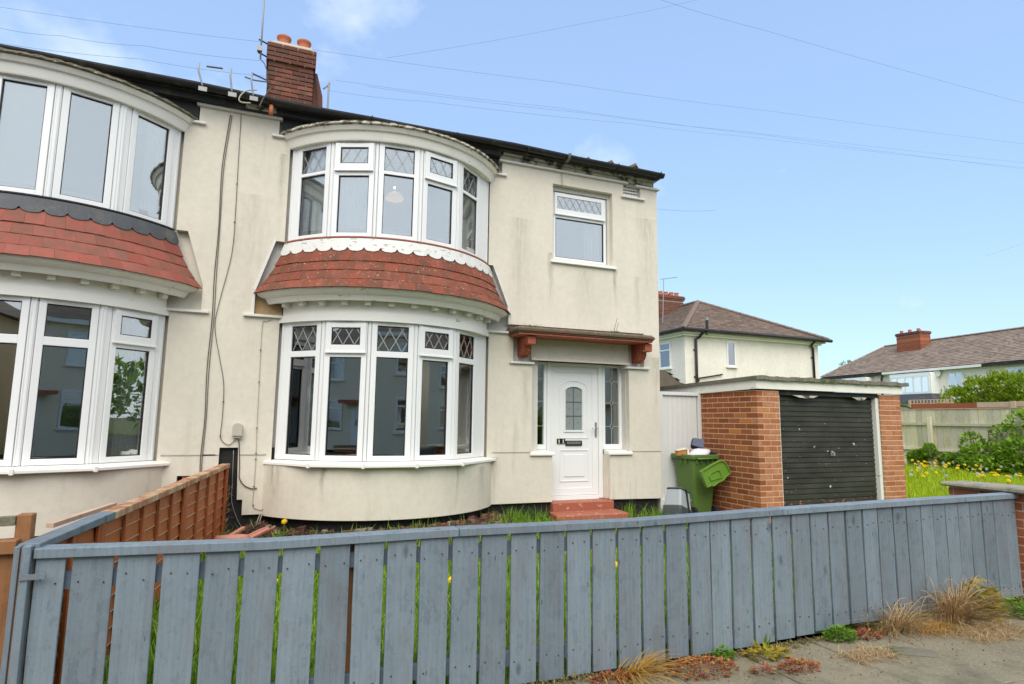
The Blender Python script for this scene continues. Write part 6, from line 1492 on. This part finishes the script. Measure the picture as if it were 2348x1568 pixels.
# wiry sprig by the wall
sg_ = thing('dry_shrub', 'twiggy reddish grey shrub at the foot of the wall under the cables', 'plant', (-6.72, -.32, .12)); b = MB()
for k in range(420):
    z = rnd.random(); a = rnd.uniform(0, 2*pi); r_ = .12*math.sqrt(rnd.random())
    b.leaf((-6.72+r_*cos(a), -.32+r_*sin(a)*.8, .14+.24*z*(1-(r_/.16)**2)), (rnd.uniform(-1, 1), rnd.uniform(-1, 1), rnd.uniform(-.4, 1)), (rnd.random(), rnd.random(), 1), .045, .016)
build('twigs', b, 'sprig', sg_)
tg = MB()
for k in range(10): a = rnd.uniform(0, 2*pi); tg.tube([(-6.72, -.32, .10), (-6.72+.04*cos(a), -.32+.04*sin(a), .22), (-6.72+.10*cos(a), -.32+.09*sin(a), .34)], .004, 4)
build('stems', tg, 'bark', sg_)
cw = MB()
for k in range(150): x_ = rnd.uniform(-7.14, -7.02); z_ = rnd.uniform(.1, .75); cw.leaf((x_, -.10+rnd.uniform(-.04, .02), z_), (rnd.uniform(-1, 1), rnd.uniform(-.5, .5), rnd.uniform(-1, 1)), (rnd.random(), 1, rnd.random()), .06, .006)
build('dead_creeper', cw, 'straw', loc=(-7.08, -.1, .1), label='dead wispy creeper on the end post of the brown fence', cat='plant')

# dry grass and weeds on the pavement
def straw_clump(label, c, n, h, spread, lean, mat='straw', flat=0.0, nm='dry_grass_clump', w=(.003, .006), box=None):
    t = thing(nm, label, 'plant', c); b = MB()
    for k in range(n):
        a = rnd.uniform(0, 2*pi); d = Vector((cos(a), sin(a)))+Vector(lean); d = d/max(.2, d.length)
        hh = h*rnd.uniform(.12, 1.0)**1.2*(1-flat*rnd.random()); bend = spread*rnd.uniform(.2, 1.5)
        if box: p = (c[0]+rnd.uniform(-box[0], box[0]), c[1]+rnd.uniform(-box[1], box[1]), c[2])
        else: r_ = abs(rnd.gauss(0, .09)); p = (c[0]+r_*cos(a)*1.3, c[1]+r_*sin(a)*.4, c[2])
        b.tri_strip_blade(p, (d.x, d.y), hh, rnd.uniform(*w), bend, 4)
    build('blades', b, mat, t); return t
def leafy(label, c, n, r, h, mat, ln=.05, w=.028, nm='weed', cat='plant'):
    t = thing(nm, label, cat, c); b = MB()
    for k in range(n):
        a = rnd.uniform(0, 2*pi); q = r*math.sqrt(rnd.random()); z = h*rnd.random()*(1-(q/r)**2*.6)
        b.leaf((c[0]+q*cos(a), c[1]+q*sin(a)*.55, c[2]+z), (cos(a)+rnd.uniform(-.8, .8), sin(a)+rnd.uniform(-.8, .8), rnd.uniform(-.2, .9)), (rnd.uniform(-.5, .5), rnd.uniform(-.5, .5), 1), ln*rnd.uniform(.6, 1.2), w*rnd.uniform(.6, 1.2))
    build('leaves', b, mat, t); return t
PZ = -.02
straw_clump('large dry straw-coloured grass clump against the right pickets', (-1.36, -4.70, PZ), 900, .38, .34, (-.15, -.35))
straw_clump('smaller bent straw-coloured grass clump left of the large one', (-2.02, -4.68, PZ), 480, .25, .26, (-.1, -.5))
straw_clump('matted roots and dry stems trailing from the large straw clump over the slabs', (-1.38, -4.98, PZ), 700, .06, .14, (.2, -.3), box=(.34, .14), w=(.003, .005))
straw_clump('yellow straw lying between the two dry grass clumps', (-1.75, -4.76, PZ), 320, .08, .22, (.6, -.3), 'straw_orange', box=(.16, .06))
straw_clump('low patch of dry stems on the slabs below the green cushion weed', (-2.72, -4.96, PZ), 380, .045, .13, (.3, -.3), box=(.20, .09), w=(.003, .005))
straw_clump('orange dried tuft drooping over the paving below the middle pickets', (-4.42, -4.68, PZ), 170, .16, .30, (.75, -.8), 'straw_orange', w=(.005, .010))
def stalks(label, c, n, h, reach):
    t = thing('dry_stalks', label, 'plant', c)
    for k in range(n):
        a = rnd.uniform(-2.9, -.2) if rnd.random() < .8 else rnd.uniform(0, pi); r_ = reach*rnd.uniform(.4, 1.1); hh = h*rnd.uniform(.45, 1.0); x_ = c[0]+rnd.gauss(0, .12)
        pts = [(x_+r_*cos(a)*t_, c[1]+r_*sin(a)*.45*t_, c[2]+hh*(1-(1-t_*1.35)**2 if t_ < .75 else 1-(t_*1.35-1)**2*1.6)) for t_ in (0, .2, .4, .6, .8, 1.0)]
        build('stalk', MB().tube(pts, [.0034, .003, .0028, .0024, .002, .0012], 4), 'straw', t, smooth=True)
stalks('pale bent stalks arching out of the large straw clump', (-1.36, -4.70, PZ), 22, .36, .42)
stalks('few pale stalks arching out of the smaller straw clump', (-2.05, -4.68, PZ), 11, .26, .30)
gr_ = MB()
for k in range(700):
    x_ = rnd.uniform(-5.0, -.3); y_ = -4.62-abs(rnd.gauss(0, .35)); s_ = rnd.uniform(.002, .007)
    gr_.add([(x_-s_, y_-s_*.7, PZ), (x_+s_, y_-s_*.5, PZ), (x_+s_*.2, y_+s_, PZ), (x_+rnd.uniform(-.3, .3)*s_, y_, PZ+s_*1.1)], [(0, 1, 3), (1, 2, 3), (2, 0, 3)])
build('grit', gr_, 'rubble', loc=(-3, -5, PZ), kind='stuff', label='loose grit and small stones scattered over the paving', cat='grit')
leafy('bright green cushion weed at the foot of the right pickets', (-2.63, -4.67, PZ), 330, .13, .10, 'leaf_weed', .035, .022)
leafy('small green clover patch at the foot of the pickets beside the red stonecrop', (-3.72, -4.67, PZ), 120, .08, .08, 'leaf_weed', .035, .026)
leafy('yellow-green wilted leaves heaped beside the large straw clump', (-1.02, -4.70, PZ), 300, .17, .30, 'leaf_yellow', .08, .045)
leafy('green and yellow weeds at the brick wall foot', (-.62, -4.78, PZ), 170, .20, .15, 'leaf_weed', .08, .04)
leafy('wilted yellow-green weed lying at the pickets left of the green cushion', (-3.38, -4.72, PZ), 130, .16, .04, 'leaf_yellow', .06, .03)
leafy('red stonecrop mat on the paving below the middle pickets', (-3.98, -4.77, PZ), 520, .26, .06, 'sedum_red', .03, .016)
leafy('red stonecrop patch further out on the slab, right of the larger red mat', (-3.36, -4.97, PZ), 260, .15, .05, 'sedum_red', .03, .016)
leafy('red stonecrop tuft at the picket foot left of the orange tuft', (-4.62, -4.72, PZ), 220, .14, .05, 'sedum_red', .03, .016)
leafy('small dark red seedling on the slab between the red stonecrop mats', (-3.62, -4.93, PZ), 60, .07, .05, 'sedum_red', .045, .014)
leafy('brown-red weed at the picket foot right of the green cushion', (-2.38, -4.70, PZ), 120, .12, .05, 'sedum_red', .035, .02)
rosette('plantain', 'single upright pale green leaf at the picket foot', 'plant', (-3.30, -4.63, PZ), 3, .13, .035, 'leaf_weed', 3)
rosette('plantain', 'upright green blade weed in the gap of the right-hand pickets', 'plant', (-.86, -4.64, PZ), 5, .24, .04, 'leaf_weed', 3)
lf = MB().add([(-.86, -5.02, PZ), (-.80, -5.08, PZ+.01), (-.70, -5.07, PZ+.02), (-.62, -5.0, PZ+.03), (-.66, -4.92, PZ+.05), (-.76, -4.92, PZ+.04), (-.78, -4.97, PZ+.03)], [(0, 1, 2, 3, 4, 5, 6)])
build('fallen_leaf', lf, 'straw_orange', loc=(-.75, -5, PZ), label='orange dead leaf on the paving near the brick wall', cat='leaf')
ms = MB()
for k in range(2600):
    x_ = rnd.uniform(-5.2, -.3); y_ = -4.60-abs(rnd.gauss(0, .04)); ms.leaf((x_, y_, PZ+rnd.uniform(-.01, .015)), (rnd.uniform(-1, 1), rnd.uniform(-1, 1), rnd.uniform(-.1, .5)), (0, 0, 1), rnd.uniform(.015, .05), rnd.uniform(.004, .012))
build('leaf_litter', ms, 'moss_dry', loc=(-3, -4.6, PZ), kind='stuff', label='thin strip of moss and litter along the picket foot', cat='litter')
oc = build('wood_offcut', MB().hexa([(-2.52, -5.0, PZ), (-2.28, -5.16, PZ), (-2.20, -5.06, PZ), (-2.44, -4.90, PZ), (-2.51, -5.0, PZ+.012), (-2.28, -5.15, PZ+.014), (-2.21, -5.06, PZ+.012), (-2.44, -4.91, PZ+.014)]), 'stone_dirty', loc=(-2.36, -5.03, PZ), label='flat weathered wood offcut lying on the slab below the straw clump', cat='wood', fix=True)
# broken brick and earth clods along the foot of the bay
rb_ = MB()
for k in range(900):
    a = rnd.uniform(-1.1, 1.1); r_ = rnd.uniform(1.70, 2.35); x_, y_ = -5.19+r_*sin(a), CY-r_*cos(a); s_ = rnd.uniform(.008, .035)*(1.6 if rnd.random() < .12 else 1); z_ = gz(x_, y_)
    q = [Vector((sx*s_*rnd.uniform(.6, 1.3), sy*s_*rnd.uniform(.5, 1.1), sz*s_*rnd.uniform(.4, .9))) for sz in (-1, 1) for sx, sy in ((-1, -1), (1, -1), (1, 1), (-1, 1))]
    m_r = Matrix.Rotation(rnd.uniform(0, 6), 3, 'Z'); rb_.hexa([tuple(Vector((x_, y_, z_+s_*.3))+m_r @ p) for p in q])
build('rubble', rb_, 'rubble', loc=(-5.19, -1, .1), kind='stuff', label='broken brick and earth clods along the foot of the bay', cat='rubble')
# weeds on the door canopy
for x_, lb in ((-3.18, 'grass tuft growing on the left of the red door canopy'), (-1.83, 'small weed growing on the right of the red door canopy')):
    t = thing('canopy_weed', lb, 'plant', (x_, -.2, 2.89)); b = MB()
    for k in range(60): b.tri_strip_blade((x_+rnd.gauss(0, .09), -.18+rnd.gauss(0, .05), 2.89), rdir(), rnd.uniform(.03, .10), .005, .04, 2)
    for k in range(20): b.leaf((x_+rnd.gauss(0, .06), -.22, 2.90), (rnd.uniform(-1, 1), rnd.uniform(-1, .2), .8), (0, 0, 1), .05, .03)
    build('leaves', b, 'leaf_weed', t)
    if x_ > -2: build('dead_stalk', MB().tube([(x_, -.2, 2.9), (x_+.03, -.2, 3.0), (x_+.08, -.2, 3.16)], .003, 4).tube([(x_+.05, -.2, 2.9), (x_+.07, -.2, 3.0), (x_+.10, -.2, 3.08)], .003, 4), 'bark', t)

# brambles in front of the board fence
def foliage(b, n, fn, ln, w, up_=.4):
    for k in range(n):
        p, out = fn(); d = Vector(out)*.7+Vector((rnd.gauss(0, .6), rnd.gauss(0, .6), rnd.gauss(up_, .5)))
        b.leaf(p, d, (rnd.gauss(0, .5), rnd.gauss(0, .5), 1), ln*rnd.uniform(.6, 1.2), w*rnd.uniform(.7, 1.2))
def blobs(cs):
    tot = sum(c[3]*c[4] for c in cs)
    def f():
        while True:
            c = rnd.choices(cs, [q[3]*q[4]*q[5] for q in cs])[0]
            v = Vector((rnd.gauss(0, 1), rnd.gauss(0, 1), rnd.gauss(0, 1))).normalized(); k = rnd.random()**.33*.35+.68
            return (c[0]+v.x*c[3]*k, c[1]+v.y*c[4]*k, c[2]+v.z*c[5]*k), v
    return f
br = thing('bramble_bush', 'sprawling green bramble bush in front of the board fence at the right', 'bush', (14.3, 3.8, .1))
b = MB(); foliage(b, 3700, blobs([(14.3, 4.2, .55, .5, .7, .45), (14.3, 3.2, .65, .55, .7, .5), (14.4, 2.5, .8, .5, .5, .5), (14.5, 4.7, .95, .25, .32, .35), (14.6, 3.4, 1.55, .25, .3, .45), (14.2, 3.7, .35, .7, 1.1, .3), (14.7, 3.9, 1.3, .25, .3, .3), (14.7, 3.0, 1.9, .2, .3, .25)]), .16, .11)
build('foliage', b, 'leaf_green', br)
tb_ = MB()
for k in range(16): y_ = rnd.uniform(2.2, 4.8); tb_.tube([(14.4, y_, .05), (14.4, y_+.1, .7), (14.5, y_+rnd.uniform(-.4, .5), 1.4)], [.02, .014, .006], 5)
build('stems', tb_, 'bark', br)
iv = thing('fence_bush', 'small green shrub at the foot of the board fence post', 'bush', (14.8, 6.5, .1))
b = MB(); foliage(b, 1500, blobs([(14.85, 6.75, .40, .2, .32, .25), (14.85, 6.35, .68, .18, .2, .22), (14.85, 5.6, .38, .2, .4, .22)]), .13, .09); build('foliage', b, 'leaf_green', iv)
tb_ = MB()
for k in range(5): tb_.tube([(14.85, 6.2+.2*k, .05), (14.85, 6.2+.22*k, .6)], .012, 5)
build('stems', tb_, 'bark', iv)
hg = thing('hedge', 'bright yellow-green bushy hedge rising behind the trellis fence', 'hedge', (20.5, 5.5, 0))
cs = []
for k in range(11):
    y_ = 9.0-.85*k; tp_ = [3.05, 3.45, 3.6, 3.5, 3.4, 3.5, 3.55, 3.65, 3.75, 3.7, 3.6][k]
    cs.append((20.4+rnd.uniform(-.2, .2), y_-.4, tp_-.72, .85, .62, .72)); cs.append((20.5, y_-.4, tp_-1.5, 1.0, .75, .8)); cs.append((20.2, y_-.2+rnd.uniform(-.3, .3), tp_-.25, .3, .28, .36))
b = MB(); foliage(b, 30000, blobs(cs), .17, .085, .7)
for k in range(260):                                          # young shoots standing out of the top
    y_ = rnd.uniform(-.2, 9.1); i_ = min(10, max(0, int((9.0-y_)/.85))); tp_ = [3.05, 3.45, 3.6, 3.5, 3.4, 3.5, 3.55, 3.65, 3.75, 3.7, 3.6][i_]
    x_ = 20.3+rnd.uniform(-.5, .5); h_ = rnd.uniform(.1, .4); 
    for q in range(5): b.leaf((x_+rnd.gauss(0, .03), y_+rnd.gauss(0, .03), tp_-.25+h_*q/4), (rnd.gauss(0, .6), rnd.gauss(0, .6), 1), (1, 0, .3), .14, .055)
build('foliage', b, 'leaf_hedge', hg)
hc_ = MB()
for c in cs[1::3]: ball(hc_, (c[0]+.15, c[1], c[2]+.35), .62, 9, 7, 1.2)
build('inner_growth', hc_, 'leaf_green', hg)
tk = MB()
for k in range(10): y_ = 8.6-.9*k; tk.tube([(20.5, y_, 0), (20.5, y_+.05, 1.2), (20.4, y_, 2.4)], [.06, .05, .02], 6)
build('trunk', tk, 'bark', hg)
# treetop beyond the far roof
tr = thing('tree', 'thin treetop just showing over the far left hip of the pinkish roof', 'tree', (44, 32, 0))
build('trunk', MB().tube([(44, 32, 0), (44, 32, 3.5), (44.1, 32.1, 6.5)], [.22, .16, .05], 7), 'bark', tr)
lb_ = MB()
for k in range(9): a = 2*pi*k/9; lb_.tube([(44, 32, 3.2+.25*k), (44+.7*cos(a), 32+.7*sin(a), 4.6+.25*k), (44+1.2*cos(a), 32+1.2*sin(a), 5.6+.22*k)], [.07, .04, .015], 5)
build('limb', lb_, 'bark', tr)
b = MB(); foliage(b, 2200, blobs([(44, 32, 6.1, 1.2, 1.2, .9), (43.6, 32.8, 6.9, .6, .7, .55), (44.5, 31.2, 6.4, .7, .7, .6), (43.8, 31.6, 7.2, .4, .4, .35)]), .20, .10); build('crown', b, 'leaf_green', tr)

# greenery across and along the street, seen in the window panes
oh = thing('street_hedge', 'clipped green hedge across the street, mirrored in the right lower bay panes', 'hedge', (4.2, -15.5, 0))
b = MB(); foliage(b, 5000, blobs([(3.0+.7*k, -15.5, 1.0, .6, .6, 1.0) for k in range(5)]), .16, .10); build('foliage', b, 'leaf_green', oh)
hc2 = MB()
for k in range(5): ball(hc2, (3.0+.7*k, -15.5, .95), .5, 8, 6, 1.7)
build('inner_growth', hc2, 'leaf_green', oh)
ft = MB(); foliage(ft, 9000, blobs([(48+rnd.uniform(-3, 3), -34+3.0*k, 2.6+rnd.uniform(0, 2.2), 2.6, 2.4, 2.6) for k in range(11)]+[(-60+rnd.uniform(-3, 3), -34+3.0*k, 2.6+rnd.uniform(0, 2.2), 2.6, 2.4, 2.6) for k in range(11)]), .75, .5)
build('far_trees', ft, 'leaf_green', loc=(0, -20, 0), kind='stuff', label='distant green trees down the street, seen only mirrored in the panes', cat='trees')
